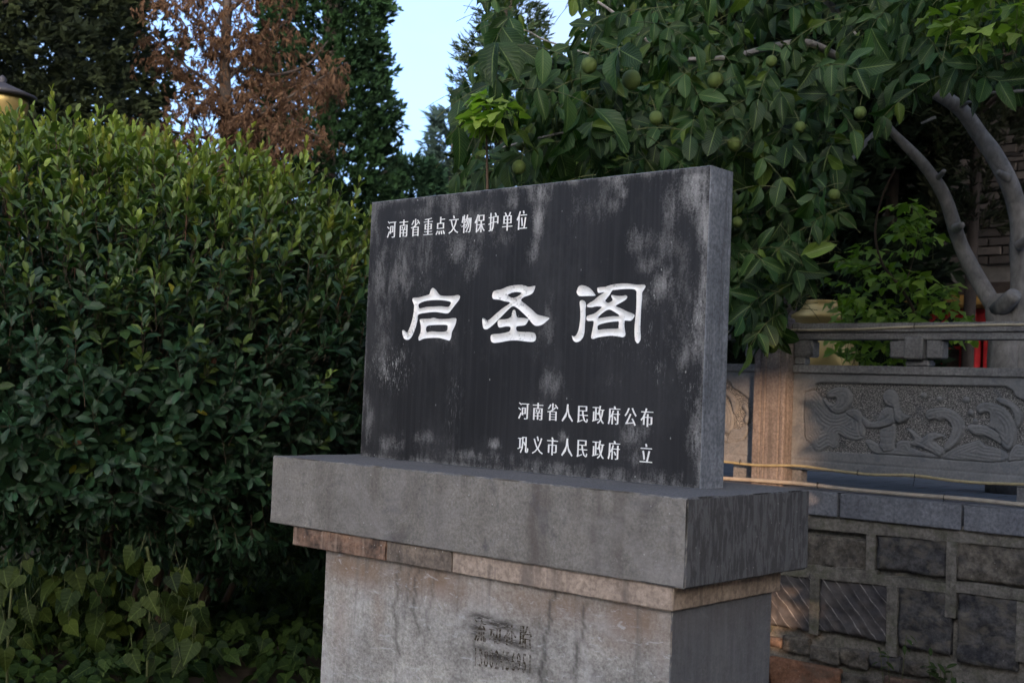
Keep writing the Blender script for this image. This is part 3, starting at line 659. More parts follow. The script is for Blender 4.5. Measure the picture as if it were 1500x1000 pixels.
M_s_red = stone('rust sandstone block', (0.17, 0.085, 0.05), (0.26, 0.14, 0.09), scale=8, bump=0.9, spec_light=0.4, stain=(0.12, 0.09, 0.07), stain_amt=0.7)
M_s_brown = stone('brown block', (0.12, 0.08, 0.06), (0.19, 0.135, 0.105), scale=8, bump=0.9, spec_light=0.5, stain=(0.06, 0.055, 0.05), stain_amt=0.6)
def chisel(name, a, b, line):
    k = NB(name); o = k.map(); n1 = k.noise(o, 8, 8, .7)
    c = k.mix(k.ramp(n1, [(.35, 0), (.65, 1)]), a, b)
    w = k.n('ShaderNodeTexWave', wave_type='BANDS', bands_direction='X'); w.inputs['Scale'].default_value = 6.5; w.inputs['Distortion'].default_value = 0.7; w.inputs['Detail'].default_value = 4; w.inputs['Detail Scale'].default_value = 2
    k.l(k.map((1, 0.2, 1), rot=(0, math.radians(42), 0)), w.inputs['Vector'])
    ln = k.math('MULTIPLY', k.ramp(w.outputs['Fac'], [(.95, 0), (.995, 1)]), k.ramp(k.noise(o, 14, 4), [(.4, 0.1), (.6, .9)]))
    c = k.mix(ln, c, line)
    return k.done(c, .8, k.bump(w.outputs['Fac'], .35, .008, k.bump(n1, .9, .01)), .3)
M_s_chis = chisel('diagonally tooled block', (0.045, 0.045, 0.052), (0.11, 0.10, 0.095), (0.30, 0.29, 0.28))
M_s_chis2 = chisel('brown diagonally tooled block', (0.08, 0.06, 0.05), (0.14, 0.115, 0.10), (0.30, 0.25, 0.21))
wall = thing('retaining_wall', 'low retaining wall of rough cut stones with raised mortar under the carved balustrade', 'wall', (0.7, WY, GZ))
def block(px0, py0, px1, py1, mat, name='stone', amp=0.013, proud=0.0, seed=0):
    a = at(px0, py0, WY); b = at(px1, py1, WY)
    return block_w(a[0], b[0], b[2], a[2], mat, name, amp, proud, seed)
def block_w(x0, x1, z0, z1, mat, name='stone', amp=0.012, proud=0.0, seed=0, step=0.014):
    y0 = WY + 0.02 - proud
    v, f = box_grid((x0, y0, z0), (x1, WY + .16, z1), step=step, cham=0.003, chip=0.008, seed=seed, ns=16)
    out = []
    for p in v:
        if p[1] < y0 + .02: p[1] += amp * (nz(p, 13, seed) + .6 * nz(p, 34, seed + 4) + .35 * nz(p, 80, seed)) - .3 * amp
        out.append(p)
    return link(name, mesh_py(name, out, f, mat, True), wall)
KZ0, KZ1 = -0.279, -0.165
kx = [-3.9, -3.1, -2.4, -1.65, -0.9, -0.25, 0.38, 0.505, 1.135, 1.86, 2.6, 3.4, 4.2]
kx[7] = float(at(1230, 740, WY)[0]); kx[8] = float(at(1411, 760, WY)[0])
for i in range(len(kx) - 1):
    v, f = box_grid((kx[i] + .006, WY - .012, KZ0), (kx[i + 1] - .006, 2.745, KZ1), step=.03, cham=.004, chip=.008, amp=.002, seed=i, ns=12)
    link('kerb_stone', mesh_py('kerb_stone', v, f, M_kerb), wall)
stones = [ # px rects seen below the kerb
 (1100, 772, 1266, 838, M_s_olive), (1283, 779, 1383, 846, M_s_dark), (1400, 790, 1520, 864, M_s_olive),
 (1062, 828, 1113, 912, M_s_chis2), (1127, 832, 1184, 926, M_s_chis), (1199, 836, 1296, 940, M_s_chis), (1315, 856, 1390, 960, M_s_dark), (1402, 866, 1488, 985, M_s_dark), (1500, 880, 1600, 990, M_s_olive),
 (1062, 921, 1142, 950, M_s_brown), (1144, 930, 1182, 960, M_s_olive), (1184, 945, 1226, 975, M_s_olive), (1228, 948, 1268, 982, M_s_olive), (1271, 955, 1316, 985, M_s_dark), (1318, 966, 1380, 998, M_s_olive),
 (1050, 954, 1116, 1024, M_s_red), (1124, 961, 1227, 1030, M_s_red), (1230, 986, 1290, 1030, M_s_olive), (1293, 990, 1380, 1035, M_s_brown), (1383, 1000, 1500, 1045, M_s_olive)]
for i, s in enumerate(stones): block(*s, seed=i * 1.7)
# the courses that run on behind the plinth and the bush, and to the right
zt = KZ0 - .018
def course(x0, x1, z1, z0, seed):
    r = random.Random(seed); x = x0
    while x < x1:
        w = r.uniform(.22, .36); m = r.choice([M_s_dark, M_s_olive, M_s_brown, M_s_olive, M_s_red])
        block_w(x + .018, min(x + w, x1) - .012, z0 + .01, z1 - .012, m, seed=r.random() * 50, step=.05); x += w
for (z1, z0, s) in ((-.300, -.53, 1), (-.545, -.76, 2), (-.775, -.99, 3), (-1.0, -1.22, 4)):
    course(-3.9, -.02 if s > 1 else .02, z1, z0, s)
    course(1.98 if s < 3 else 1.75, 4.2, z1, z0, s + 5)
Zb = boxes_mesh('mortar_bed', [((-3.9, WY + .045, GZ), (4.2, WY + .24, KZ0 - .001))], M_mort)
link('mortar_bed', Zb, wall)
def joint(pp, w=.030, seed=0):
    """a proud ribbon of pointing along a line of photo pixels"""
    W = [at(x, y, WY) for x, y in pp]
    a, b = W[0], W[-1]
    horiz = abs(b[0] - a[0]) > abs(b[2] - a[2])
    w = w + .010
    lo = (min(a[0], b[0]) - (0 if horiz else w / 2), WY + .008, min(a[2], b[2]) - (w / 2 if horiz else 0))
    hi = (max(a[0], b[0]) + (0 if horiz else w / 2), WY + .06, max(a[2], b[2]) + (w / 2 if horiz else 0))
    v, f = box_grid(lo, hi, step=.025, cham=.003, chip=.012, amp=.004, seed=seed, ns=15)
    dz = (a[2] + b[2]) / 2
    if horiz:
        for p in v: p[2] += a[2] + (b[2] - a[2]) * (p[0] - a[0]) / (b[0] - a[0]) - dz
    link('mortar_joint', mesh_py('mortar_joint', v, f, M_mort), wall)
joint([(1080, 754), (1560, 796)], .034, 1)
joint([(1080, 826), (1283, 846)], .030, 2); joint([(1276, 848), (1392, 862)], .032, 3); joint([(1390, 858), (1600, 884)], .034, 4)
joint([(1274, 776), (1274, 842)], .030, 5); joint([(1392, 785), (1392, 905)], .030, 6); joint([(1120, 832), (1120, 926)], .028, 7)
joint([(1191, 838), (1191, 930)], .028, 8); joint([(1305, 856), (1305, 962)], .034, 9); joint([(1494, 880), (1494, 970)], .026, 10)

# ------------------------------------------------------------------ carved balustrade
M_bal = stone('balustrade granite', (0.15, 0.153, 0.157), (0.235, 0.238, 0.24), streak=0.35, spec_light=0.35, scale=4, bump=0.35, grain=90, stain=(0.10, 0.11, 0.13), stain_amt=0.4, streak_col=(0.08, 0.08, 0.085))
M_post = stone('post granite', (0.16, 0.14, 0.13), (0.24, 0.21, 0.195), streak=0.6, spec_light=0.6, scale=7, bump=0.6, grain=80, drip=16, streak_col=(0.09, 0.08, 0.075))
k = NB('carved panel'); o = k.map(); rc = k.attr('recess'); n1 = k.noise(o, 4, 7, .65); nf = k.noise(o, 95, 4, .7)
c = k.mix(k.ramp(n1, [(.35, 0), (.68, 1)]), (0.15, 0.158, 0.165), (0.23, 0.238, 0.245)); c = k.mix(.45, c, k.mix(k.ramp(nf, [(.3, 0), (.7, 1)]), (.45, .45, .45), (1.25, 1.25, 1.25)), 'MULTIPLY')
pk = k.noise(k.map((1, 1, 1.4)), 150, 3, .8, .5); spk = k.mix(k.ramp(pk, [(.50, 0), (.58, 1)]), (0.08, 0.081, 0.083), (0.38, 0.38, 0.365))
c = k.mix(k.ramp(rc, [(.45, 0), (.6, 1)]), c, spk)
bl = k.ramp(k.noise(k.map(loc=(2, 0, 1)), 7, 5, .6, .8), [(.58, 0), (.62, .35)]); c = k.mix(bl, c, (0.09, 0.105, 0.13))
M_panel = k.done(c, .8, k.bump(k.math('MULTIPLY', pk, rc), .8, .008, k.bump(nf, .3, .003)), .3)
bal = thing('stone_balustrade', 'grey stone balustrade with a carved wave and mermaid relief panel along the terrace edge', 'balustrade', (0.865, 2.7, TZ))
PX0, PX1, PER = 0.228, 1.50, 1.447
PZ0, PZ1, PY = -0.078, 0.405, 2.685
def z7(L):
    out = []
    for x, y in L:
        w = at(1170 + x / 4.545, 520 + y / 4.545, PY); out.append((float(w[0]), float(w[2])))
    return out
CART = z7([(30,250),(60,235),(100,222),(112,190),(140,180),(700,192),(1380,205),(1425,235),(1445,275),(1500,300),(1590,360),(1640,470),(1620,600),(1550,690),(1440,706),(1300,718),(930,695),(600,664),(250,650),(100,640),(60,575),(30,540)])
def smooth_open(P): return [(p[0], p[1]) for p in spline([(a, b, 0) for a, b in P], 4)]
def sdf_open(X, Y, P):
    d = np.full(np.shape(X), 1e9)
    for (x1, y1), (x2, y2) in zip(P[:-1], P[1:]):
        dx, dy = x2 - x1, y2 - y1; t = np.clip(((X - x1) * dx + (Y - y1) * dy) / (dx * dx + dy * dy + 1e-12), 0, 1); d = np.minimum(d, np.hypot(X - x1 - t * dx, Y - y1 - t * dy))
    return d
SHP = [ # (outline, height)
 ([(30,262),(60,240),(105,232),(150,290),(200,370),(250,392),(310,378),(330,362),(400,372),(420,420),(440,500),(430,550),(380,575),(300,555),(262,530),(255,600),(225,630),(195,610),(150,645),(100,640),(60,575),(30,540)], .009),
 ([(180,250),(210,225),(260,210),(315,215),(345,245),(355,290),(340,340),(300,380),(250,392),(205,372),(165,320),(150,275),(188,305),(222,322),(246,300),(240,285),(205,292),(185,280)], .015),
 ([(305,370),(360,355),(405,372),(425,430),(440,500),(425,550),(395,520),(390,450),(350,420),(315,400)], .013),
 ([(540,490),(600,470),(635,450),(642,520),(630,590),(645,645),(690,665),(600,660),(520,655),(528,600),(530,530)], .013),
 ([(415,400),(470,440),(520,432),(530,385),(575,345),(625,345),(650,400),(640,450),(600,472),(540,490),(470,492),(432,478),(418,440)], .016),
 ([(555,275),(570,240),(600,222),(640,240),(662,290),(665,340),(690,388),(745,405),(700,447),(650,455),(632,420),(625,360),(600,345),(570,325)], .019),
 ([(705,480),(760,500),(812,548),(850,520),(905,513),(980,540),(900,572),(960,620),(970,650),(940,690),(880,650),(800,620),(740,600),(735,575),(760,560),(730,520)], .013),
 ([(430,568),(470,560),(520,590),(560,640),(640,620),(640,590),(670,565),(735,570),(745,610),(820,640),(880,655),(940,692),(600,664),(500,658),(450,610)], .010),
 ([(835,400),(850,362),(900,350),(960,345),(1030,370),(1085,420),(1102,480),(1080,560),(1040,610),(970,650),(960,600),(1000,540),(1010,480),(990,440),(955,430),(930,447),(905,425),(860,440)], .016),
 ([(945,692),(1000,630),(1100,590),(1170,570),(1200,560),(1240,600),(1330,620),(1390,660),(1370,712),(1200,712)], .010),
 ([(1170,360),(1185,330),(1230,310),(1290,318),(1370,350),(1430,440),(1450,520),(1440,590),(1400,645),(1330,600),(1290,560),(1190,548),(1160,530),(1120,495),(1118,465),(1155,455),(1250,470),(1268,400),(1240,385),(1200,400)], .014),
 ([(1120,470),(1160,455),(1260,475),(1330,520),(1350,600),(1300,575),(1230,540),(1165,535),(1120,500)], .018),
 ([(1300,290),(1330,278),(1400,300),(1452,340),(1490,390),(1485,450),(1452,500),(1432,430),(1402,360),(1330,322)], .017),
 ([(1400,640),(1440,590),(1500,600),(1560,560),(1600,600),(1540,690),(1440,704),(1380,712)], .011),
 ([(1510,420),(1560,400),(1610,470),(1600,540),(1560,560),(1530,520),(1560,480)], .015)]
step = .0042
gx = np.arange(PX0, PX1 + step, step); gx[-1] = PX1; gz = np.arange(PZ0, PZ1 + step, step); gz[-1] = PZ1
X, Z = np.meshgrid(gx, gz); Xf, Zf = X.ravel(), Z.ravel()
u_ = 4.545 * F_PX / 5.6
inc = inpoly(Xf, Zf, [CART]); dc = sdf(Xf, Zf, [CART])
H = np.where(inc, -np.clip(dc / .004, 0, 1) * .016, 0.0); rec = np.where(inc & (dc > .002), 1.0, 0.0)
base_h = H.copy()
for si, (L, h) in enumerate(SHP):
    rid = .0006 if si in (2, 3, 4, 5) else .0022
    L = smooth_loop(z7(L), 2); m = inpoly(Xf, Zf, [L]); d = sdf(Xf, Zf, [L])
    prof = .82 * np.clip(d / .006, 0, 1) ** .6 + .18 * np.clip(d / .03, 0, 1)
    hh = -.0165 + .004 + h * prof * .95 + rid * np.sin(d * 430 + Xf * 50 + 1.5 * np.sin(Zf * 40)) * np.clip((d - .006) / .008, 0, 1)
    H = np.where(m, np.where(d < .0045, -.0150, hh), H); rec = np.where(m, 0, rec)
for x, y, r in ((825, 268, 17), (930, 293, 16), (1108, 297, 19), (1140, 385, 17), (1170, 440, 15)):
    c_ = z7([(x, y)])[0]; d = np.hypot(Xf - c_[0], Zf - c_[1]); R_ = r / u_ * 1.25; m = d < R_
    H = np.where(m, -.015 + .012 * np.sqrt(np.clip(1 - (d / R_) ** 2, 0, 1)), H); rec = np.where(m, 0, rec)
# face, eyes and arm lines of the figure
for L in ([(590, 262), (585, 290), (600, 318), (622, 322)], [(470, 440), (520, 440), (570, 425), (600, 400)], [(600, 345), (640, 350)], [(530, 385), (560, 395), (575, 430)], [(545, 500), (600, 510), (640, 500)], [(535, 540), (590, 550), (638, 540)], [(530, 580), (590, 590), (635, 580)], [(530, 620), (590, 625), (640, 615)], [(660, 300), (655, 350), (680, 400)], [(640, 260), (640, 320), (655, 380), (690, 420)]):
    L = smooth_open(z7(L)); d = sdf_open(Xf, Zf, L); H = H - .0028 * np.exp(-(d / .0035) ** 2)
# scratched frame lines of the panel border
low = z7([(0, 695)])[0][1]
H = H - .003 * np.exp(-((Zf - low) / .004) ** 2)
V = np.stack([Xf, PY - H, Zf], 1); nx_, nz_ = len(gx), len(gz)
ii = (np.arange(nz_ - 1)[:, None] * nx_ + np.arange(nx_ - 1)[None]).ravel()
Q = np.stack([ii, ii + 1, ii + nx_ + 1, ii + nx_], 1)
relief_me = mesh_np('carved_relief', V, Q.ravel(), np.arange(len(Q)) * 4, M_panel, True, extra={'recess': rec})
pb_v, pb_f = box_grid((PX0, PY + .001, PZ0), (PX1, PY + .075, PZ1), step=.08, cham=.002, chip=0)
slab_me = mesh_py('panel_slab', pb_v, pb_f, M_bal)
# remove the slab's front so that the carving shows
bm = bmesh.new(); bm.from_mesh(slab_me); bmesh.ops.delete(bm, geom=[f for f in bm.faces if f.calc_center_median().y < PY + .0015], context='FACES'); bm.to_mesh(slab_me); bm.free()
panel0 = link('panel', slab_me, bal); relief0 = bpy.data.objects.new('carved_relief', relief_me); COL.objects.link(relief0)
relief_me.transform(Matrix.Translation(-wloc(bal))); relief0.parent = panel0
ub = gbox('panel_band', (PX0, PY - .014, PZ1 + .0005), (PX1, PY + .088, PZ1 + .040), M_bal, bal, step=.05, cham=.003, chip=.004, seed=2)
fo1 = gbox('panel_foot', (1.335, PY + .01, TZ), (PX1, PY + .07, PZ0 - .0005), M_bal, bal, step=.05, cham=.003, chip=.004, seed=2)
fo2 = gbox('panel_foot', (PX0, PY + .01, TZ), (PX0 + .055, PY + .07, PZ0 - .0005), M_bal, bal, step=.05, cham=.003, chip=.004, seed=3)
# post with grooved face and cap
def post_mesh():
    x0, x1, y0, y1 = .052, .226, 2.60, 2.772
    prof = [x0, x0 + .034, x0 + .040, x0 + .046, x0 + .060, x0 + .066, x0 + .072, x1 - .034, x1 - .028, x1 - .022, x1 - .008, x1]
    dep = [0, 0, .007, 0, 0, .007, 0, 0, .007, 0, 0, .004]
    pl = [(x, y0 + d) for x, d in zip(prof, dep)] + [(x1, y0 + .03), (x1 - .004, y0 + .036), (x1, y0 + .042), (x1, y1), (x0, y1), (x0, y0 + .04)]
    zs = list(np.linspace(TZ, .66, 20)); V = []; Fc = []
    for z in zs:
        for j, (x, y) in enumerate(pl):
            V.append((x + .0015 * nz((x, y, z), 20), y + .0015 * nz((x, y, z), 24, 3), z))
    m = len(pl)
    for i in range(len(zs) - 1):
        for j in range(m):
            j2 = (j + 1) % m; Fc.append([i * m + j, i * m + j2, (i + 1) * m + j2, (i + 1) * m + j])
    Fc.append([(len(zs) - 1) * m + j for j in range(m)])
    return mesh_py('post', V, Fc, M_post)
post0 = link('post', post_mesh(), bal)
cap_v, cap_f = lathe([(0.0, .66), (.078, .6605), (.078, .675), (.055, .685), (.055, .70), (.082, .72), (.086, .78), (.08, .83), (.05, .87), (0.0, .885)], (.139, 2.686, 0), 20)
link('post_finial', mesh_py('post_finial', cap_v, cap_f, M_post, True), bal)
# handrail in two steps, resting on cloud brackets
rail = gbox('handrail', (PX0, 2.655, .607), (PX1, 2.775, .652), M_bal, bal, step=.05, cham=.004, chip=.006, seed=11)
rail2 = gbox('handrail_fillet', (PX0, 2.668, .572), (PX1, 2.762, .6065), M_bal, bal, step=.05, cham=.003, chip=.004, seed=12)
br = []
cxm = .862
for (a, b, y0, z0, z1, s) in ((cxm - .126, cxm - .040, 2.672, .484, .5715, 1), (cxm - .046, cxm + .044, 2.650, .478, .5850, 2), (cxm + .052, cxm + .130, 2.672, .484, .5715, 3), (cxm - .055, cxm + .062, 2.690, PZ1 + .041, .4775, 4)):
    br.append(gbox('bracket', (a, y0, z0), (b, y0 + .08, z1), M_bal, bal, step=.03, cham=.008, chip=.006, amp=.002, seed=s + 20))
br.append(gbox('bracket', (PX0, 2.672, .484), (PX0 + .105, 2.755, .5715), M_bal, bal, step=.03, cham=.008, chip=.006, seed=26))
br.append(gbox('bracket', (PX0, 2.685, PZ1 + .041), (PX0 + .06, 2.745, .4835), M_bal, bal, step=.03, cham=.006, chip=.006, seed=27))
br.append(gbox('bracket', (PX1 - .105, 2.672, .484), (PX1, 2.755, .5715), M_bal, bal, step=.03, cham=.008, chip=.006, seed=28))
for o in list(bal.children):
    for kk in (-2, -1, 1):
        if kk == 1 and o.name.startswith('post'): pass
        c_ = o.copy(); COL.objects.link(c_); c_.location = Vector(o.location) + Vector((kk * PER, 0, 0)); c_.parent = bal
        for g in o.children:
            d = g.copy(); COL.objects.link(d); d.parent = c_

# ------------------------------------------------------------------ light cords and pipe
M_cord = plain('pale yellow light tube', (0.34, 0.29, 0.16), 0.45, 30, .25, .2, .6)
M_cord2 = plain('silvery tube', (0.40, 0.36, 0.26), 0.3, 30, .25, .2, .7)
M_pipe = plain('beige plastic pipe', (0.36, 0.32, 0.26), 0.5, 20, .2, .2, .5)
M_wire = plain('black wire tie', (0.02, 0.02, 0.02), 0.6)
def px_line(L, Y): return [tuple(at(x, y, Y)) for x, y in L]
def cord(name, L, Y, r, mat, label, cat, ties):
    t = thing(name, label, cat, tuple(at(*L[0], Y)))
    P = spline(px_line(L, Y), 8); link('tube', tubes_mesh('tube', [(P, r)], mat, 8), t)
    for x, y in ties:
        p = Vector(at(x, y, Y)); ring_ = [(p.x + .003 * math.sin(a * .3), p.y + math.cos(a) * r * 1.25, p.z + math.sin(a) * r * 1.25) for a in np.linspace(0, 6.6, 12)]
        tail = [(p.x, p.y - r, p.z), (p.x + .006, p.y - r * 1.6, p.z + .018), (p.x + .012, p.y - r * 1.8, p.z + .012)] if y % 2 else [(p.x, p.y - r, p.z), (p.x + .003, p.y - r * 1.6, p.z - .02), (p.x - .002, p.y - r * 1.8, p.z - .05)]
        link('wire_tie', tubes_mesh('wire_tie', [(ring_, .0016), (tail, .0014)], M_wire, 5), t)
    return t
cord('light_tube', [(1020, 672), (1062, 676), (1110, 681), (1170, 682), (1230, 690), (1280, 695), (1336, 696), (1400, 704), (1460, 708), (1560, 710)], 2.59, .0068, M_cord, 'pale yellow light tube sagging along the foot of the carved panel', 'light tube', [(1084, 677), (1256, 693), (1340, 696)])
cord('light_tube', [(1060, 487), (1100, 484), (1165, 483.5), (1210, 483), (1260, 482), (1340, 478.5), (1420, 476.5), (1560, 474)], 2.652, .006, M_cord2, 'thin silvery gold light tube running along the top handrail', 'light tube', [(1168, 484), (1339, 479)])
cord('pipe', [(1040, 699), (1120, 704), (1180, 709), (1240, 716), (1330, 724), (1420, 731), (1500, 739), (1600, 747)], 2.575, .0105, M_pipe, 'beige plastic pipe lying on the kerb below the carved panel', 'pipe', [(1198, 711), (1383, 728)])

# ------------------------------------------------------------------ brick hall behind
HY = 8.0
k = NB('hall brick'); n1 = k.noise(k.map(), 7, 6, .7); oi = k.n('ShaderNodeObjectInfo')
c = k.mix(k.ramp(n1, [(.35, 0), (.7, 1)]), (0.065, 0.055, 0.048), (0.12, 0.10, 0.085)); hsv = k.n('ShaderNodeHueSaturation'); k.l(c, hsv.inputs['Color']); k.l(k.math('ADD', k.math('MULTIPLY', oi.outputs['Random'], .7), .65), hsv.inputs['Value'])
M_brick = k.done(hsv.outputs[0], .9, k.bump(n1, .6, .01), .2)
M_hmort = plain('hall mortar', (0.17, 0.155, 0.14), .95, 8, .3, .5)
M_red = plain('red painted wood', (0.42, 0.025, 0.03), .5, 10, .25, .2, .4)
M_yel = plain('ochre painted wood', (0.33, 0.19, 0.05), .6, 10, .3, .3, .4)
M_dkwood = plain('dark eave wood', (0.06, 0.045, 0.035), .8, 10, .4, .4)
M_tile = plain('grey roof tile', (0.09, 0.09, 0.095), .85, 10, .3, .5)
hall = thing('brick_hall', 'grey brown brick hall with red door and ochre lintel behind the balustrade', 'building', (0, HY, TZ))
HX0, HX1, HZ = -2.75, 5.0, 4.9
DX0, DX1, DZ = -1.72, 0.35, 1.30          # opening for the door bay
link('wall', boxes_mesh('wall', [((HX0, HY + .03, TZ), (DX0, HY + 4, HZ)), ((DX1, HY + .03, TZ), (HX1, HY + 4, HZ)), ((DX0, HY + .03, DZ), (DX1, HY + 4, HZ)), ((DX0, HY + .55, TZ), (DX1, HY + 4, DZ))], M_hmort), hall)
bh, bw = .082, .235; cand = []
bv, bf = box_grid((0, 0, 0), (bw - .016, .08, bh - .014), step=1, cham=.003, chip=.004, seed=1)
brick_me = [mesh_py('brick', *box_grid((0, -.004 * q, 0), (bw - .016, .08, bh - .014), step=1, cham=.004, chip=.005, seed=q), M_brick) for q in range(4)]
rest = []
for r_ in range(int((HZ - TZ) / bh)):
    z = TZ + r_ * bh
    x = HX0 - (bw / 2 if r_ % 2 else 0)
    while x < HX1:
        x0, x1 = max(x, HX0), min(x + bw, HX1)
        if not (x1 > DX0 and x0 < DX1 and z < DZ + .22) and x1 - x0 > .05:
            px, py, _ = project(((x0 + x1) / 2, HY, z))
            vis = -abs(px - 1330) * .5 - abs(py - 380) if (1180 < px < 1500 and 200 < py < 530 and x1 - x0 > bw - .01) else -1e4
            cand.append((vis, x0, x1, z))
        x += bw
cand.sort(reverse=True)
for i, (vis, x0, x1, z) in enumerate(cand):
    if i < 300 and vis > -1e3:
        o = bpy.data.objects.new('brick', brick_me[i % 4]); COL.objects.link(o); o.parent = hall; o.location = Vector((x0 + .008, HY + random.uniform(-.004, .004), z + .007)) - wloc(hall)
    else: rest.append(((x0 + .008, HY + random.uniform(-.004, .004), z + .007), (x1 - .008, HY + .06, z + bh - .007)))
o = link('brickwork', boxes_mesh('brickwork', rest, M_brick), hall); stuff(o)
link('lintel', boxes_mesh('lintel', [((DX0 - .1, HY - .02, DZ), (DX1 + .1, HY + .3, DZ + .10))], M_dkwood), hall)
link('beam', boxes_mesh('beam', [((DX0, HY - .01, DZ - .12), (DX1, HY + .2, DZ - .005))], M_yel), hall)
for xx in np.arange(DX0 + .1, DX1, .26): link('bracket_block', boxes_mesh('bracket_block', [((xx, HY - .05, DZ - .10), (xx + .16, HY + .0, DZ - .03))], M_yel), hall)
link('door_frame', boxes_mesh('door_frame', [((DX0 + .02, HY + .10, TZ), (DX0 + .14, HY + .24, DZ - .13)), ((DX1 - .14, HY + .1, TZ), (DX1 - .02, HY + .24, DZ - .13)), ((DX0 + .145, HY + .1, DZ - .27), (DX1 - .145, HY + .24, DZ - .13)), ((-.98, HY + .08, TZ), (-.88, HY + .24, DZ - .28))], M_red), hall)
for a_, b_ in ((DX0 + .145, -.985), (-.875, DX1 - .145)):
    nl = 2 if b_ - a_ < 1 else 3
    for q in range(nl):
        x0 = a_ + (b_ - a_) * q / nl + .01; x1 = a_ + (b_ - a_) * (q + 1) / nl - .01
        d = link('door_leaf', boxes_mesh('door_leaf', [((x0, HY + .22, TZ + .02), (x1, HY + .27, DZ - .29))], M_dkwood), hall)
        sub = boxes_mesh('lattice', [((x0 + .02, HY + .19, TZ + .05), (x0 + .07, HY + .218, DZ - .31)), ((x1 - .07, HY + .19, TZ + .05), (x1 - .02, HY + .218, DZ - .31))] + [((x0 + .075, HY + .195, zz), (x1 - .075, HY + .217, zz + .03)) for zz in np.arange(TZ + .1, DZ - .35, .22)], M_red)
        so = bpy.data.objects.new('lattice', sub); COL.objects.link(so); sub.transform(Matrix.Translation(-wloc(hall))); so.parent = d
link('roof', boxes_mesh('roof', [((HX0 - .5, HY - .7, HZ), (HX1 + .5, HY + 4.7, HZ + .18))], M_tile), hall)
M_pinkwall = plain('warm render', (0.30, 0.19, 0.15), .9, 5, .25, .3)

# ------------------------------------------------------------------ golden lanterns
M_gold = NB('gold paint'); M_gold = M_gold.done((0.42, 0.30, 0.11), .42, None, .5, .6)
M_hat = plain('dark bronze hat', (0.045, 0.04, 0.045), .55, 10, .3, .2, .5)
def lantern(label, x, y, zb, prof_body, prof_hat):
    t = thing('garden_lantern', label, 'lantern', (x, y, zb), 'golden garden lanterns')
    v, f = lathe(prof_body, (x, y, zb)); link('body', mesh_py('body', v, f, M_gold, True), t)
    if prof_hat: v, f = lathe(prof_hat, (x, y, zb)); link('hat', mesh_py('hat', v, f, M_hat, True), t)
    return t
q = at(1203, 470, 4.3)
zr = float(at(1203, 440, 4.3)[2]); h = zr - TZ
w_ = float(at(1243, 470, 4.3)[0] - at(1163, 470, 4.3)[0]) / 2
lantern('golden bulbous lantern standing behind the balustrade under the walnut leaves', float(q[0]), 4.3, TZ,
        [(0, 0), (w_ * .9, 0), (w_ * .9, .06), (w_ * .5, .1), (w_ * .45, .22), (w_ * .8, .30), (w_ * 1.25, h * .62), (w_ * 1.2, h * .74), (w_ * .80, h * .80), (w_ * .72, h * .82), (w_ * .78, h * .85), (w_ * .98, h * .885), (w_ * 1.0, h * .91), (w_ * .7, h * .94), (w_ * .62, h * .985), (w_ * .66, h * .995), (w_ * .4, h * 1.0), (0, h * 1.005)], None)
p = along(2, 141, 7.4); s_ = 7.4 / F_PX * .95
zb = float(p[2]); H_ = zb - TZ
lantern('golden lantern with a dark pagoda hat behind the bush at the left edge', float(p[0]), float(p[1]), TZ,
        [(0, 0), (.12, 0), (.12, .08), (.06, .12), (.05, H_ - .5), (.10, H_ - .42), (38 * s_, H_ - 22 * s_), (40 * s_, H_ - 14 * s_), (40 * s_, H_ + 6 * s_), (0, H_ + 6 * s_)],
        [(0, H_ - 2 * s_), (50 * s_, H_ - 3 * s_), (52 * s_, H_ + 2 * s_), (38 * s_, H_ + 7 * s_), (24 * s_, H_ + 13 * s_), (10 * s_, H_ + 19 * s_), (5 * s_, H_ + 21 * s_), (7 * s_, H_ + 26 * s_), (3 * s_, H_ + 31 * s_), (0, H_ + 33 * s_)])

# ------------------------------------------------------------------ leaves
def leaf_template(wid=0.4, segs=4, cols=3, fold=0.25, droop=0.15, peak=0.45, wave=0.0, tip=1.2, base=0.9, lobes=False, cup=0.0):
    """unit leaf from the origin along +Y, midrib folded; returns verts, faces, uvs per vertex"""
    V = [(0, 0, 0)]; U = [(.5, 0)]; rows = []
    xs = np.linspace(-1, 1, cols)
    for i in range(1, segs):
        t = i / segs
        w = (t / peak) ** base if t < peak else ((1 - t) / (1 - peak)) ** (1 / tip)
        w = min(1, w); w = math.sin(w * math.pi / 2) ** .9 * wid / 2
        if lobes: w *= 1.35 if i == int(segs * .4) else (.72 if i == int(segs * .4) + 1 else 1)
        r = []
        for x in xs:
            z = fold * abs(x) * w - droop * t * t + wave * math.sin(t * 9 + x * 2.5) * abs(x) + cup * (x * w) ** 2
            V.append((x * w, t, z)); U.append((.5 + x / 2, t)); r.append(len(V) - 1)
        rows.append(r)
    V.append((0, 1, -droop)); U.append((.5, 1)); F = []
    for j in range(cols - 1): F.append([0, rows[0][j + 1], rows[0][j]])
    for a, b in zip(rows[:-1], rows[1:]):
        for j in range(cols - 1): F.append([a[j], a[j + 1], b[j + 1], b[j]])
    for j in range(cols - 1): F.append([rows[-1][j], rows[-1][j + 1], len(V) - 1])
    return np.array(V, float), F, np.array(U, float)
def frames(d, nrm):
    """rotation matrices with Y along d and Z near nrm"""
    d = d / np.linalg.norm(d, axis=1, keepdims=True); x = np.cross(d, nrm); x /= np.linalg.norm(x, axis=1, keepdims=True) + 1e-9
    z = np.cross(x, d); return np.stack([x, d, z], 2)
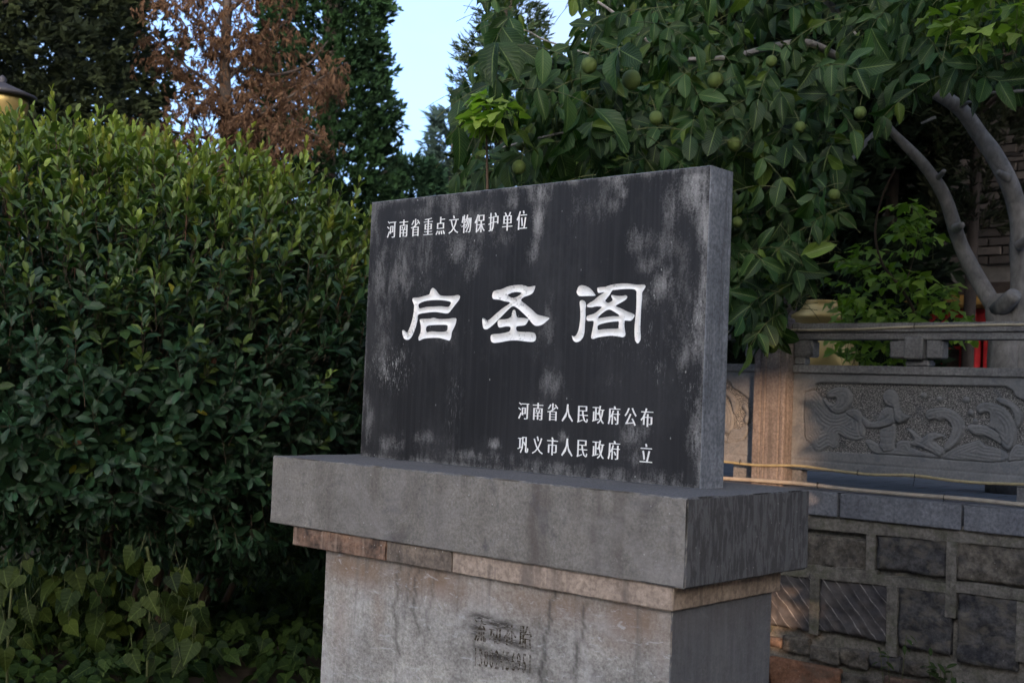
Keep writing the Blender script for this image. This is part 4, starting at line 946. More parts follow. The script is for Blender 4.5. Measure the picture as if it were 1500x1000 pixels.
def instance_mesh(name, tmpls, pos, R, S, col, mat, smooth=True):
    """join many copies of leaf templates into one mesh"""
    cos, lps, sts, uvs, cls = [], [], [], [], []; vb = 0; lb = 0
    n = len(pos); which = np.arange(n) % len(tmpls)
    for ti, (V, F, U) in enumerate(tmpls):
        m = which == ti; k_ = int(m.sum())
        if not k_: continue
        co = np.einsum('nij,vj->nvi', R[m], V) * S[m][:, None, None] + pos[m][:, None, :]
        fl = np.array([i for f in F for i in f]); ft = np.cumsum([0] + [len(f) for f in F[:-1]])
        lp = (fl[None] + (np.arange(k_) * len(V))[:, None]).ravel() + vb
        st = (ft[None] + (np.arange(k_) * len(fl))[:, None]).ravel() + lb
        cos.append(co.reshape(-1, 3)); lps.append(lp); sts.append(st); uvs.append(np.tile(U[fl], (k_, 1))); cls.append(np.repeat(col[m], len(V), 0))
        vb += k_ * len(V); lb += k_ * len(fl)
    return mesh_np(name, np.concatenate(cos), np.concatenate(lps), np.concatenate(sts), mat, smooth, uv=np.concatenate(uvs), col=np.concatenate(cls))
def split_visible(pos, S, R, n=300, cell=15, box=(0, 0, 1500, 1000), mask=None):
    """indices of the leaves that show largest: the nearest one of each small patch of the view"""
    px, py, d = project(pos)
    ok = (px > box[0]) & (px < box[2]) & (py > box[1]) & (py < box[3]) & (d > .5)
    if mask is not None: ok &= mask
    face = np.abs((R[:, :, 2] * ((CAM - pos) / np.linalg.norm(CAM - pos, axis=1, keepdims=True))).sum(1))
    idx = np.where(ok)[0]; idx = idx[np.argsort(d[idx])]; seen = set(); keep = []
    for i in idx:
        c_ = (int(px[i] // cell), int(py[i] // cell))
        if c_ in seen: continue
        seen.add(c_); keep.append(i)
    keep = np.array(keep); sc_ = (S[keep] / d[keep]) * (face[keep] + .15); return keep[np.argsort(-sc_)][:n]
def place_leaves(parent, name, tmpls, pos, R, S, col, mat, n=300, stuff_name='foliage', box=(0, 0, 1500, 1000), mask=None, cell=15, ncol=4):
    big = split_visible(pos, S, R, n, cell, box, mask); isb = np.zeros(len(pos), bool); isb[big] = True
    o = link(stuff_name, instance_mesh(stuff_name, tmpls, pos[~isb], R[~isb], S[~isb], col[~isb], mat), parent); stuff(o)
    # shared meshes: shape x colour class
    lum = col[big].sum(1); qs = np.quantile(lum, np.linspace(0, 1, ncol + 1)[1:-1]); cls = np.digitize(lum, qs); lib = {}
    off = wloc(parent)
    for j, i in enumerate(big):
        key = (j % len(tmpls), int(cls[j]))
        if key not in lib:
            V, F, U = tmpls[key[0]]; cc = np.median(col[big][cls == key[1]], 0); fl = [a for f in F for a in f]
            lib[key] = mesh_np(name, V, fl, np.cumsum([0] + [len(f) for f in F[:-1]]), mat, True, uv=U[fl], col=np.tile(cc, (len(V), 1)))
        ob = bpy.data.objects.new(name, lib[key]); COL.objects.link(ob); ob.parent = parent
        M = Matrix(R[i].tolist()).to_4x4(); ob.matrix_basis = Matrix.Translation(Vector(pos[i]) - off) @ M @ Matrix.Scale(float(S[i]), 4)
def unit(v): return v / (np.linalg.norm(v, axis=-1, keepdims=True) + 1e-9)
def perp_basis(a):
    h = np.where(np.abs(a[:, 2:3]) < .9, np.array([[0, 0, 1.]]), np.array([[1., 0, 0]])); u = unit(np.cross(a, h)); return u, np.cross(a, u)
def vnoise(P, s, seed=0.0):
    return np.array([noise.noise(Vector((p[0] * s + seed, p[1] * s, p[2] * s))) for p in P])
def sprigs_mesh(name, P0, P1, r, mat):
    """many thin three sided twigs"""
    a = unit(P1 - P0); u, w = perp_basis(a); n = len(P0); V = []
    for P, rr in ((P0, r), (P1, r * .6)):
        for k_ in range(3):
            an = 2 * math.pi * k_ / 3; V.append(P + (u * math.cos(an) + w * math.sin(an)) * rr)
    V = np.stack(V, 1).reshape(-1, 3); fl = np.array([0, 1, 4, 3, 1, 2, 5, 4, 2, 0, 3, 5])
    lp = (fl[None] + (np.arange(n) * 6)[:, None]).ravel()
    return mesh_np(name, V, lp, np.arange(n * 3) * 4, mat, True)

# ------------------------------------------------------------------ clipped bush
M_hleaf = leaf_mat('bush leaf', vein=(0.10, 0.14, 0.05), rough=.42, trans=.18, veins=7, var=.5, spec=.35, veinmix=.35)
M_twig = bark_mat('bush twig', (0.06, 0.04, 0.03), (0.13, 0.09, 0.06))
BC = np.array((-1.98, .14, .31)); BR = np.array((1.50, 1.46, .965))
hedge = thing('clipped_bush', 'large rounded clipped evergreen bush left of the tablet with yellow green new shoots on top', 'bush', (float(BC[0]), float(BC[1]), GZ))
def bush_point(n):
    th = rng.uniform(0, 2 * math.pi, n); ph = np.arcsin(rng.uniform(-.85, 1, n))
    d = np.stack([np.cos(th) * np.cos(ph), np.sin(th) * np.cos(ph), np.sin(ph)], 1)
    e = 2.08; r = (np.abs(d[:, 0]) ** e + np.abs(d[:, 1]) ** e + np.abs(d[:, 2]) ** e) ** (-1 / e)
    # horizontally round, boxy in height
    hr = np.hypot(d[:, 0], d[:, 1]); r = (hr ** e + np.abs(d[:, 2]) ** e) ** (-1 / e)
    q = d * r[:, None]; nrm = unit(np.stack([d[:, 0] * hr ** (e - 2), d[:, 1] * hr ** (e - 2), np.sign(d[:, 2]) * np.abs(d[:, 2]) ** (e - 1)], 1))
    return q, nrm
n = 11500
q, nrm = bush_point(n)
toc = unit(CAM - (BC + q * BR)); fac = (nrm * toc).sum(1); keep = (fac > -.25) | (rng.random(n) < .3); q, nrm, fac = q[keep], nrm[keep], fac[keep]
n = len(q); lum_ = vnoise(q, 2.6, 3) * .10 + vnoise(q, 7, 9) * .07
dep = np.where(rng.random(n) < .25, rng.uniform(.3, .8, n), rng.random(n) ** 1.5 * .30)
rough_low = np.where(q[:, 2] < -.35, 1.0, 0.0)
P = BC + q * BR * (1 + lum_ - dep)[:, None]
# ragged underside
P[:, 2] -= np.where(q[:, 2] < 0, -q[:, 2] * .16, 0)
P[:, 2] += np.where(q[:, 2] < -.5, vnoise(q, 3.2, 20) * .22 + .10, 0)
under = (P[:, 2] < -.66 + .26 * vnoise(P, 1.9, 31)) ; P, q, nrm, dep = P[~under], q[~under], nrm[~under], dep[~under]; n = len(P)
height = (q[:, 2] + 1) / 2
upw = np.clip((height - .25) * 1.9, 0.0, 1)[:, None]
ax = unit(nrm * (1.0 - .62 * upw) + np.array([[0, 0, 1.]]) * (.35 + 1.1 * upw) * np.where(height > .25, 1, -.3)[:, None] + rng.normal(0, .28, (n, 3)))
shoot = (height > .55) & (dep < .14) & (rng.random(n) < .5)
K = 7; L0 = rng.uniform(.065, .11, n); L0[shoot] *= rng.uniform(1.15, 1.7, shoot.sum())
u, w = perp_basis(ax); ph0 = rng.uniform(0, 6.28, n)
pos, R_, S_, C_ = [], [], [], []
young = np.clip((height - .60) * 2.1 + rng.normal(0, .25, n), 0, 1) * (dep < .16)
young = np.maximum(young, np.where(shoot, rng.uniform(.15, .6, n) * np.clip(height, 0, 1), 0))
young = np.maximum(young, (rng.random(n) < .05) * rng.random(n) * .8)
hue_n = vnoise(P, 2.3, 50)
for k_ in range(K):
    s = k_ / (K - 1); a = ph0 + k_ * 2.4; rad = u * np.cos(a)[:, None] + w * np.sin(a)[:, None]
    inc_ = (1.15 - .80 * s) * np.where(shoot, .8, 1.0) + rng.normal(0, .12, n)
    d = unit(ax * np.cos(inc_)[:, None] + rad * np.sin(inc_)[:, None] + np.array([[0, 0, -.12]]))
    nr = unit(ax * np.sin(inc_)[:, None] - rad * np.cos(inc_)[:, None] + rng.normal(0, .15, (n, 3)))
    pos.append(P + ax * (L0 * s)[:, None] + rad * .004); R_.append(frames(d, nr)); S_.append(rng.uniform(.054, .080, n) * (1.05 - .42 * s))
    y = np.clip(young * (.45 + .75 * s), 0, 1)[:, None]
    old = np.array([[0.019, 0.062, 0.028]]) * (1 + .30 * hue_n[:, None]) * rng.uniform(.7, 1.35, (n, 1)); old[:, 0] *= 1 + .5 * rng.random(n)
    new = np.array([[0.235, 0.315, 0.045]]) * rng.uniform(.7, 1.25, (n, 1)); cc = old * (1 - y) + new * y
    red = (rng.random(n) < .002); cc[red] = (.12, .04, .02); yel = rng.random(n) < .002; cc[yel] = (.33, .30, .03)
    C_.append(cc)
# tall soft shoots that stand out of the clipped surface
hi = np.where((height > .62) & (dep < .10))[0]; hi = rng.choice(hi, 150, replace=False); ns_ = len(hi); Ls = rng.uniform(.11, .23, ns_) * np.clip(height[hi] * 1.1, .5, 1); axs = unit(np.array([[0, 0, 1.]]) + nrm[hi] * .25 + rng.normal(0, .10, (ns_, 3))); us, ws = perp_basis(axs); a0 = rng.uniform(0, 6.28, ns_); SP = P[hi]
for k_ in range(14):
    s = .15 + .85 * (k_ // 2) / 6; a = a0 + (k_ % 2) * math.pi + (k_ // 2) * 1.57; rad = us * np.cos(a)[:, None] + ws * np.sin(a)[:, None]; inc_ = .95 - .6 * s + rng.normal(0, .10, ns_)
    pos.append(SP + axs * (Ls * s)[:, None]); d = unit(axs * np.cos(inc_)[:, None] + rad * np.sin(inc_)[:, None]); R_.append(frames(d, unit(axs * np.sin(inc_)[:, None] - rad * np.cos(inc_)[:, None]))); S_.append(rng.uniform(.055, .078, ns_) * (1.0 - .45 * s))
    y = np.clip(.25 + .75 * s * height[hi] + rng.normal(0, .1, ns_), 0, 1)[:, None]; C_.append(np.array([[.035, .075, .022]]) * (1 - y) + np.array([[.30, .33, .05]]) * y * rng.uniform(.75, 1.15, (ns_, 1)))
pos, R_, S_, C_ = map(np.concatenate, (pos, R_, S_, C_))
T_h = [leaf_template(.42, 4, 3, .5, .10, .62, 0, 1.5, .8), leaf_template(.38, 4, 3, .7, -.06, .6, .01, 1.4, .8), leaf_template(.46, 4, 3, .35, .18, .62, .01, 1.6, .85)]
place_leaves(hedge, 'leaf', T_h, pos, R_, S_, C_, M_hleaf, 300, box=(0, 130, 545, 860), cell=13)
stuff(link('twigs', sprigs_mesh('twigs', P - ax * .05, P + ax * L0[:, None], np.full(n, .0016)[:, None], M_twig), hedge))
stuff(link('shoot_stems', sprigs_mesh('shoot_stems', SP - axs * .06, SP + axs * Ls[:, None], np.full(ns_, .0024)[:, None], plain('reddish shoot stem', (0.12, 0.055, 0.035), .6)), hedge))
# a second bush, added to keep the gaps under the branches dark
h2 = hedge.copy(); COL.objects.link(h2); h2.location = hedge.location + Vector((-1.5, 1.9, .35)); h2.rotation_euler.z = 2.2; h2.scale = (.85, .75, .85); h2['label'] = 'second rounded evergreen bush added behind the large clipped bush to darken its gaps'
for c in list(hedge.children):
    if c.name.startswith(('foliage', 'twigs')): d = c.copy(); COL.objects.link(d); d.parent = h2
# stems from the ground
for i in range(13):
    a = rng.uniform(0, 6.28); r = rng.uniform(.05, .5); b = Vector((BC[0] + math.cos(a) * r, BC[1] + math.sin(a) * r, GZ - .02)); e = Vector((BC[0] + math.cos(a) * (r + .75), BC[1] + math.sin(a) * (r + .75), .3 + random.uniform(0, .5)))
    mid = (b + e) / 2 + Vector((random.uniform(-.1, .1), random.uniform(-.1, .1), .05)); pp = spline([b, mid, e], 8)
    link('stem', tubes_mesh('stem', [(pp, lerp_rad([.022, .014, .006], len(pp)))], M_twig, 6), hedge)

# ------------------------------------------------------------------ walnut tree
M_wleaf = leaf_mat('walnut leaf', vein=(0.19, 0.26, 0.09), rough=.5, trans=.22, veins=11, var=.5, spec=.22, veinmix=.55)
M_wbark = bark_mat('walnut bark', (0.19, 0.182, 0.175), (0.36, 0.345, 0.33), 26, .5, .9)
M_wtwig = plain('green walnut twig', (0.075, 0.085, 0.03), .6)
M_nut = plain('green walnut husk', (0.075, 0.11, 0.024), .55, 70, .55, .5, .3)
wt = thing('walnut_tree', 'walnut tree with grey limbs and green fruit hanging over the tablet from behind the balustrade', 'tree', tuple(at(1478, 520, 3.5)[:2]) + (TZ,))
def limb(L, Ys, rad, name='limb', mat=M_wbark, parent=None, sides=10):
    if not hasattr(Ys, '__len__'): Ys = list(np.linspace(Ys, Ys, len(L)))
    pp = spline([at(x, y, Y) for (x, y), Y in zip(L, Ys)], 7)
    return link(name, tubes_mesh(name, [(pp, lerp_rad([r * .88 for r in rad], len(pp)))], mat, sides, wob=.16), parent or wt)
base_z = project((at(1478, 520, 3.5)[0], 3.5, TZ))
limb([(1476, float(base_z[1])), (1476, 560), (1474, 500), (1466, 460), (1462, 432)], 3.5, [.12, .11, .098, .085, .06], 'trunk', sides=14)
limb([(1458, 452), (1436, 415), (1412, 370), (1396, 325), (1382, 285), (1352, 240), (1318, 205), (1296, 180)], [3.5, 3.5, 3.5, 3.45, 3.4, 3.3, 3.2, 3.1], [.052, .050, .047, .043, .039, .035, .028, .02])
limb([(1490, 600), (1494, 500), (1494, 400), (1492, 320), (1476, 262), (1440, 205), (1404, 158), (1360, 132), (1318, 120), (1275, 105)], [3.5, 3.5, 3.5, 3.5, 3.45, 3.4, 3.3, 3.1, 2.95, 2.8], [.085, .06, .055, .054, .053, .05, .045, .038, .036, .028])
limb([(1275, 108), (1230, 85), (1180, 62), (1120, 72), (1060, 85), (980, 88), (900, 92), (850, 80)], [2.8, 2.6, 2.4, 2.2, 1.9, 1.7, 1.5, 1.4], [.028, .024, .02, .016, .014, .011, .008, .006])
limb([(1280, 95), (1240, 40), (1190, -20), (1100, -80)], [2.8, 2.7, 2.5, 2.2], [.03, .025, .02, .014])
limb([(1300, 118), (1270, 125), (1255, 128)], [2.9, 2.85, 2.8], [.022, .018, .012])
limb([(1310, 122), (1400, 128), (1450, 136), (1560, 128)], [2.9, 2.7, 2.6, 2.5], [.010, .009, .008, .007])
limb([(1404, 158), (1418, 150), (1424, 150)], [3.3, 3.25, 3.2], [.02, .010, .002]); limb([(1370, 172), (1350, 181)], [3.2, 3.15], [.010, .006])
limb([(1296, 180), (1250, 230), (1200, 300), (1160, 400), (1120, 460)], [3.1, 2.8, 2.4, 2.2, 2.1], [.018, .014, .010, .006, .004])
limb([(1275, 108), (1200, 130), (1100, 160), (1000, 170), (900, 180), (800, 200), (720, 220)], [2.8, 2.5, 2.2, 1.9, 1.6, 1.3, 1.2], [.02, .016, .013, .01, .008, .006, .004])
limb([(980, 88), (900, 20), (820, -30), (760, -60)], [1.7, 1.4, 1.2, 1.1], [.010, .008, .006, .004])
limb([(870, 82), (800, 60), (765, 45), (740, 70)], [1.45, 1.3, 1.2, 1.15], [.006, .005, .004, .003])
limb([(1400, 335), (1407, 331), (1409, 329)], [3.42, 3.38, 3.36], [.03, .022, .018]); limb([(1478, 262), (1466, 255), (1462, 252)], [3.42, 3.38, 3.36], [.03, .020, .015]); limb([(1372, 262), (1380, 254), (1383, 250)], [3.36, 3.3, 3.28], [.022, .015, .012]); limb([(1492, 360), (1502, 352), (1506, 346)], [3.44, 3.4, 3.36], [.03, .02, .016])
link('knot', tubes_mesh('knot', [([at(1462, 456, 3.48), at(1474, 444, 3.42), at(1484, 434, 3.38), at(1487, 430, 3.37)], [.05, .045, .040, .036])], M_wbark, 12, wob=.2), wt)
CROWN = [(662, 175), (672, 120), (690, 85), (700, 55), (705, 15), (706, -80), (752, -80), (766, -30), (775, 30), (790, 62), (826, 72), (846, 30), (850, -80), (1580, -90), (1580, 120), (1480, 105), (1400, 108), (1330, 128), (1290, 190), (1240, 260), (1222, 330), (1205, 395), (1180, 440), (1150, 475), (1090, 490), (1060, 460), (1010, 440), (940, 330), (860, 275), (680, 262)]
def sample_poly(poly, m):
    xs = [p[0] for p in poly]; ys = [p[1] for p in poly]; X = rng.uniform(min(xs), max(xs), m * 4); Y = rng.uniform(min(ys), max(ys), m * 4)
    ok = inpoly(X, Y, [poly]); return X[ok][:m], Y[ok][:m]
def grow_compound(X, Yp, Yd, nleaf=(5, 8), rl=(.2, .36), ls=(.062, .128), droop=.55):
    """compound leaves: a drooping stalk with paired leaflets; returns leaf arrays and stalk segments"""
    pos, dr, nr, sc_, P0, P1 = [], [], [], [], [], []
    for x, y, Yy in zip(X, Yp, Yd):
        b = Vector(at(x, y, Yy)); az = random.uniform(0, 6.28); d = Vector((math.cos(az), math.sin(az), random.uniform(-.5, .45))).normalized()
        # leaves hang outwards from the trunk side
        d = (d + Vector((-.35, -.45, 0))).normalized(); L = random.uniform(*rl); m = random.randint(*nleaf); p = b - d * L * .4; pts_ = []
        facing = Vector((random.gauss(0, .5) + .5, -1 + random.gauss(0, .5), random.uniform(.1, .9))).normalized()
        for j in range(7):
            pts_.append(p.copy()); d = (d + Vector((0, 0, -droop * .22))).normalized(); p = p + d * L / 6
        for a_, b_ in zip(pts_[:-1], pts_[1:]): P0.append(a_); P1.append(b_)
        for j in range(m):
            t = .3 + .7 * (j // 2) / max(1, (m - 1) // 2); k_ = min(5, int(t * 6)); q_ = pts_[k_].lerp(pts_[k_ + 1], min(1, t * 6 - k_)); dd = (pts_[k_ + 1] - pts_[k_]).normalized()
            if j == m - 1: ld = dd
            else:
                sd = dd.cross(facing).normalized() * (1 if j % 2 else -1); ld = (dd * .55 + sd * .9).normalized()
            ld = (ld + Vector((0, 0, -random.uniform(.0, 1.2)))).normalized()
            pos.append(q_); dr.append(ld); nr.append((facing + Vector((random.gauss(0, .6), random.gauss(0, .6), random.gauss(0, .45)))).normalized())
            sc_.append(random.uniform(*ls) * (1.15 if j == m - 1 else .75 + .4 * t))
    return [np.array(v, float) for v in (pos, dr, nr, sc_, P0, P1)]
def ydepth(X, Yp):
    near = np.interp(X, [660, 850, 1060, 1250, 1500], [.75, .55, 1.1, 1.5, 1.6]); far = np.interp(X, [660, 850, 1060, 1250, 1500], [1.7, 2.2, 2.9, 3.0, 3.4]); return near + (far - near) * rng.random(len(X)) ** .8
X, Yp = sample_poly(CROWN, 580); Yd = ydepth(X, Yp)
# dense fill in the part beside the tablet and over its top edge
X2, Y2 = sample_poly([(1070, 250), (1225, 260), (1215, 360), (1190, 430), (1130, 480), (1075, 470)], 60); X3, Y3 = sample_poly([(780, 60), (1060, 60), (1250, 90), (1240, 240), (780, 250)], 170)
X = np.concatenate([X, X2, X3]); Yp = np.concatenate([Yp, Y2, Y3]); Yd = np.concatenate([Yd, rng.uniform(1.2, 2.4, len(X2)), ydepth(X3, Y3)])
pos, dr, nr, sc_, P0, P1 = grow_compound(X, Yp, Yd)
bigs = grow_compound([742, 765, 712, 700, 690, 735, 800, 848, 905], [20, 55, 30, 120, 160, 120, 120, 150, 60], [.45, .4, .5, .55, .5, .45, .45, .5, .6], (5, 6), (.26, .36), (.12, .165))
pos, dr, nr, sc_, P0, P1 = [np.concatenate(v) for v in zip((pos, dr, nr, sc_, P0, P1), bigs)]
px_, py_, _d = project(pos)
sky_gap = inpoly(px_, py_, [[(768, -200), (772, 30), (788, 62), (838, 66), (846, -200)]]) & (rng.random(len(pos)) < .97)
bnd = lambda y: np.interp(y, [-50, 0, 40, 65, 100, 125, 200], [690, 702, 708, 716, 688, 668, 660])
cl = pos + unit(dr) * sc_[:, None] * .6; cx_, cy_, _q = project(cl); leftc = (px_ < bnd(py_)) | (cx_ < bnd(cy_) - 3); sky_gap |= inpoly(cx_, cy_, [[(766, -200), (776, 20), (790, 56), (834, 62), (848, -200)]]); edge_ = np.stack([px_ + 10 * np.sin(py_ / 17), py_], 1); outp = (py_ > 130) & (px_ > 1050) & ~inpoly(edge_[:, 0], edge_[:, 1], [[(1000, 100), (1580, 100), (1480, 120), (1400, 128), (1335, 150), (1298, 200), (1262, 275), (1240, 320), (1215, 370), (1190, 420), (1150, 440), (1150, 480), (1110, 515), (1060, 500), (1000, 440)]]); low_ = (py_ > 330) & (px_ > 1180)
NUTS = [(925, 117, 26), (863, 96, 22), (961, 173, 19), (1048, 118, 22), (760, 245, 19), (1076, 211, 20), (1172, 186, 15), (762, 214, 12), (1222, 285, 16), (817, 178, 12), (1260, 165, 17), (1080, 325, 14), (1130, 90, 16)]
NY = {925: .62, 863: .8, 961: .7, 760: .6, 762: .9}
cl = pos + unit(dr) * sc_[:, None] * .5; cx_, cy_, _q = project(cl); tx_, ty_, _q = project(pos + unit(dr) * sc_[:, None]); hid = np.zeros(len(pos), bool)
for x, y, d in NUTS:
    for a_, b_ in ((px_, py_), (cx_, cy_), (tx_, ty_)): hid |= (np.hypot(a_ - x, b_ - y) < d * .95) & (cl[:, 1] < NY.get(x, 1.1 if x < 1000 else 1.35) + .12)
ok = ~(sky_gap | leftc | outp | low_ | hid); pos, dr, nr, sc_ = pos[ok], dr[ok], nr[ok], sc_[ok]
Rw = frames(dr, nr); nL = len(pos)
cw = np.array([[0.016, 0.050, 0.015]]) * rng.uniform(.5, 1.6, (nL, 1)); cw[:, 0] *= 1 + .5 * rng.random(nL)
yy_ = rng.random(nL) < .10; cw[yy_] = np.array([[.080, .125, .020]]) * rng.uniform(.7, 1.3, (yy_.sum(), 1))
T_w = [leaf_template(.48, 7, 5, .35, .22, .45, .035, 1.15, .75), leaf_template(.44, 7, 5, .6, .38, .48, .04, 1.1, .8), leaf_template(.54, 7, 5, .2, .12, .5, .04, 1.3, .8), leaf_template(.46, 7, 5, .9, .3, .45, .05, 1.1, .8)]
place_leaves(wt, 'leaf', T_w, pos, Rw, sc_, cw, M_wleaf, 300, box=(655, -10, 1500, 540), cell=17)
stuff(link('leaf_stalks', sprigs_mesh('leaf_stalks', P0, P1, np.full(len(P0), .0021)[:, None], M_wtwig), wt))
# unseen crown part above and right of the view, widened to shade the balustrade
def wide_crown(m):
    P = np.stack([rng.uniform(-.8, 4.6, m), rng.uniform(1.2, 6.5, m), rng.uniform(2.4, 4.6, m)], 1)
    e = ((P - np.array((1.9, 3.9, 3.2))) / np.array((2.9, 2.7, 1.5))); P = P[(e ** 2).sum(1) < 1]
    px, py, d = project(P); P = P[(py < -20) | (px > 1540) | (d < .3)]; return P
Pc = wide_crown(5200); m = len(Pc); dr = np.stack([rng.normal(0, .6, m), rng.normal(0, .6, m), np.full(m, -.8)], 1); nr = rng.normal(0, 1, (m, 3)); nr[:, 2] += .8
cc_ = np.array([[0.021, 0.043, 0.020]]) * rng.uniform(.65, 1.35, (m, 1))
stuff(link('upper_foliage', instance_mesh('upper_foliage', [leaf_template(.5, 3, 3, .3, .2)], Pc, frames(unit(dr), unit(nr)), rng.uniform(.12, .20, m), cc_, M_wleaf), wt))
# the walnuts
def nut_mesh():
    bm = bmesh.new(); bmesh.ops.create_icosphere(bm, subdivisions=3, radius=1)
    for v in bm.verts:
        v.co *= 1 + .03 * noise.noise(v.co * 2); v.co.z *= 1.06
        if v.co.z > .9: v.co.z -= (v.co.z - .9) * .8
        if v.co.z < -.95: v.co.z -= .05
    me = bpy.data.meshes.new('walnut'); bm.to_mesh(me); bm.free(); me.materials.append(M_nut); me.polygons.foreach_set('use_smooth', np.ones(len(me.polygons), bool)); return me
nme = nut_mesh()
for (x, y, d) in NUTS:
    Yn = NY.get(x, 1.1 if x < 1000 else 1.35); p = at(x, y, Yn); dist = float((p - CAM) @ FW)
    o = bpy.data.objects.new('walnut_fruit', nme); COL.objects.link(o); o.parent = wt; r = d / 2 * dist / F_PX * 1.08
    o.location = Vector(p) - wloc(wt); o.scale = (r, r, r); o.rotation_euler = (random.uniform(-.3, .3), random.uniform(-.3, .3), random.uniform(0, 6))
    st = tubes_mesh('fruit_stalk', [(spline([(0, 0, .95), (.2, .1, 2.0), (.5, .4, 3.4)], 4), .07)], M_wtwig, 5); so = bpy.data.objects.new('fruit_stalk', st); COL.objects.link(so); so.parent = o

# ------------------------------------------------------------------ light green saplings
M_sleaf = leaf_mat('sapling leaf', vein=(0.2, 0.3, 0.06), rough=.5, trans=.4, veins=6, var=.4, spec=.3)
def sapling(label, poly, m, Yr, stems, base, ls=(.055, .09), bright=1.0, n_ind=120):
    t = thing('sapling', label, 'sapling', base)
    X, Yp = sample_poly(poly, m); Yd = rng.uniform(*Yr, len(X)); P = np.array([at(a, b, c_) for a, b, c_ in zip(X, Yp, Yd)])
    pos, dr, nr = [], [], []
    for p in P:
        az0 = random.uniform(0, 6.28)
        for j in range(5):
            az = az0 + j * 1.3; pos.append(p + np.array((math.cos(az) * .02, math.sin(az) * .02, random.uniform(-.02, .02)))); dr.append((math.cos(az), math.sin(az), random.uniform(-.7, .3))); nr.append((random.gauss(0, .35), -.3 + random.gauss(0, .35), 1))
    pos, dr, nr = map(lambda a: np.array(a, float), (pos, dr, nr)); n_ = len(pos); S = rng.uniform(*ls, n_); yv = rng.random((n_, 1))
    c_ = (np.array([[.07, .13, .022]]) * (1 - yv) + np.array([[.20, .27, .045]]) * yv) * bright * rng.uniform(.8, 1.2, (n_, 1))
    Ts = [leaf_template(.72, 5, 5, .15, .25, .42, .02, 1.0, .7, True), leaf_template(.66, 5, 5, .3, .35, .4, .03, 1.0, .7, True)]
    place_leaves(t, 'leaf', Ts, pos, frames(unit(dr), unit(nr)), S, c_, M_sleaf, n_ind, cell=8)
    a = P + np.array([0, 0, -.09]) + rng.normal(0, .03, P.shape); stuff(link('twigs', sprigs_mesh('twigs', a, P, np.full(len(P), .002)[:, None], M_wtwig), t))
    for L, Ys, rad in stems: limb(L, Ys, rad, 'stem', M_twig, t, 7)
    return t
b3 = at(1345, 520, 3.35)
sapling('light green leafy sapling with a dark curved stem behind the balustrade', [(1215, 420), (1245, 370), (1290, 345), (1310, 300), (1350, 290), (1372, 320), (1372, 350), (1345, 370), (1350, 400), (1390, 420), (1425, 450), (1420, 490), (1330, 530), (1262, 530), (1225, 520), (1215, 455)], 145, (3.1, 3.9),
        [([(1345, 560), (1342, 470), (1322, 425), (1292, 385), (1282, 340), (1292, 290), (1312, 245)], 3.35, [.011, .010, .010, .009, .007, .006, .004]), ([(1322, 425), (1335, 390), (1345, 340), (1335, 300)], [3.35, 3.4, 3.5, 3.5], [.005, .004, .003, .002]), ([(1292, 385), (1255, 400), (1225, 440)], [3.35, 3.4, 3.5], [.004, .003, .002])], (float(b3[0]), 3.35, TZ), bright=1.6, n_ind=200)
b4 = at(715, 300, .5)
sapling('small bright yellow green sprig showing between the hanging walnut leaves above the tablet', [(682, 148), (700, 128), (740, 136), (742, 180), (718, 196), (690, 180)], 26, (.36, .6), [([(718, 1050), (716, 560), (714, 300), (712, 160)], .5, [.010, .008, .004])], (float(b4[0]), .5, GZ), ls=(.06, .085), bright=1.5, n_ind=80)
b5 = at(1640, 560, 1.7)
sapling('bright green leafy spray reaching into the upper right corner of the view', [(1340, -40), (1360, 30), (1400, 65), (1470, 70), (1520, 40), (1520, -60)], 46, (1.3, 1.9), [([(1650, 1200), (1645, 560), (1620, 150), (1540, 0), (1440, 5)], 1.6, [.02, .018, .012, .008, .004])], (float(b5[0]), 1.6, GZ), ls=(.055, .085), bright=.95, n_ind=80)

# ------------------------------------------------------------------ conifers
M_con = foliage_mat('conifer foliage', .8, .12)
M_dead = foliage_mat('dead foliage', .85, .2)
M_cbark = bark_mat('conifer bark', (0.045, 0.035, 0.03), (0.10, 0.08, 0.065))
def spray_template(nl=9, spread=.5, wid=.10, seed=0):
    """a small branchlet: slender pointed leaflets fanned round an axis along +Y"""
    r = random.Random(seed); V = []; F = []; U = []
    for i in range(nl):
        t = r.random() * .8; a = r.uniform(0, 6.28); sp = r.uniform(.25, spread + .3); d = Vector((math.cos(a) * sp, 1, math.sin(a) * sp)).normalized(); L = r.uniform(.3, .55); b = Vector((0, t, 0)) * .7; s = d.orthogonal().normalized(); s = (Matrix.Rotation(r.uniform(0, 3), 3, d) @ s) * wid * r.uniform(.6, 1.2)
        k_ = len(V); V += [b, b + d * L * .5 + s, b + d * L, b + d * L * .5 - s]; F.append([k_, k_ + 1, k_ + 2, k_ + 3]); U += [(.5, 0), (1, .5), (.5, 1), (0, .5)]
    return np.array([tuple(v) for v in V]), F, np.array(U, float)
T_c = [spray_template(10, .6, .085, s) for s in range(4)]
T_fine = [spray_template(12, .5, .05, s + 10) for s in range(4)]
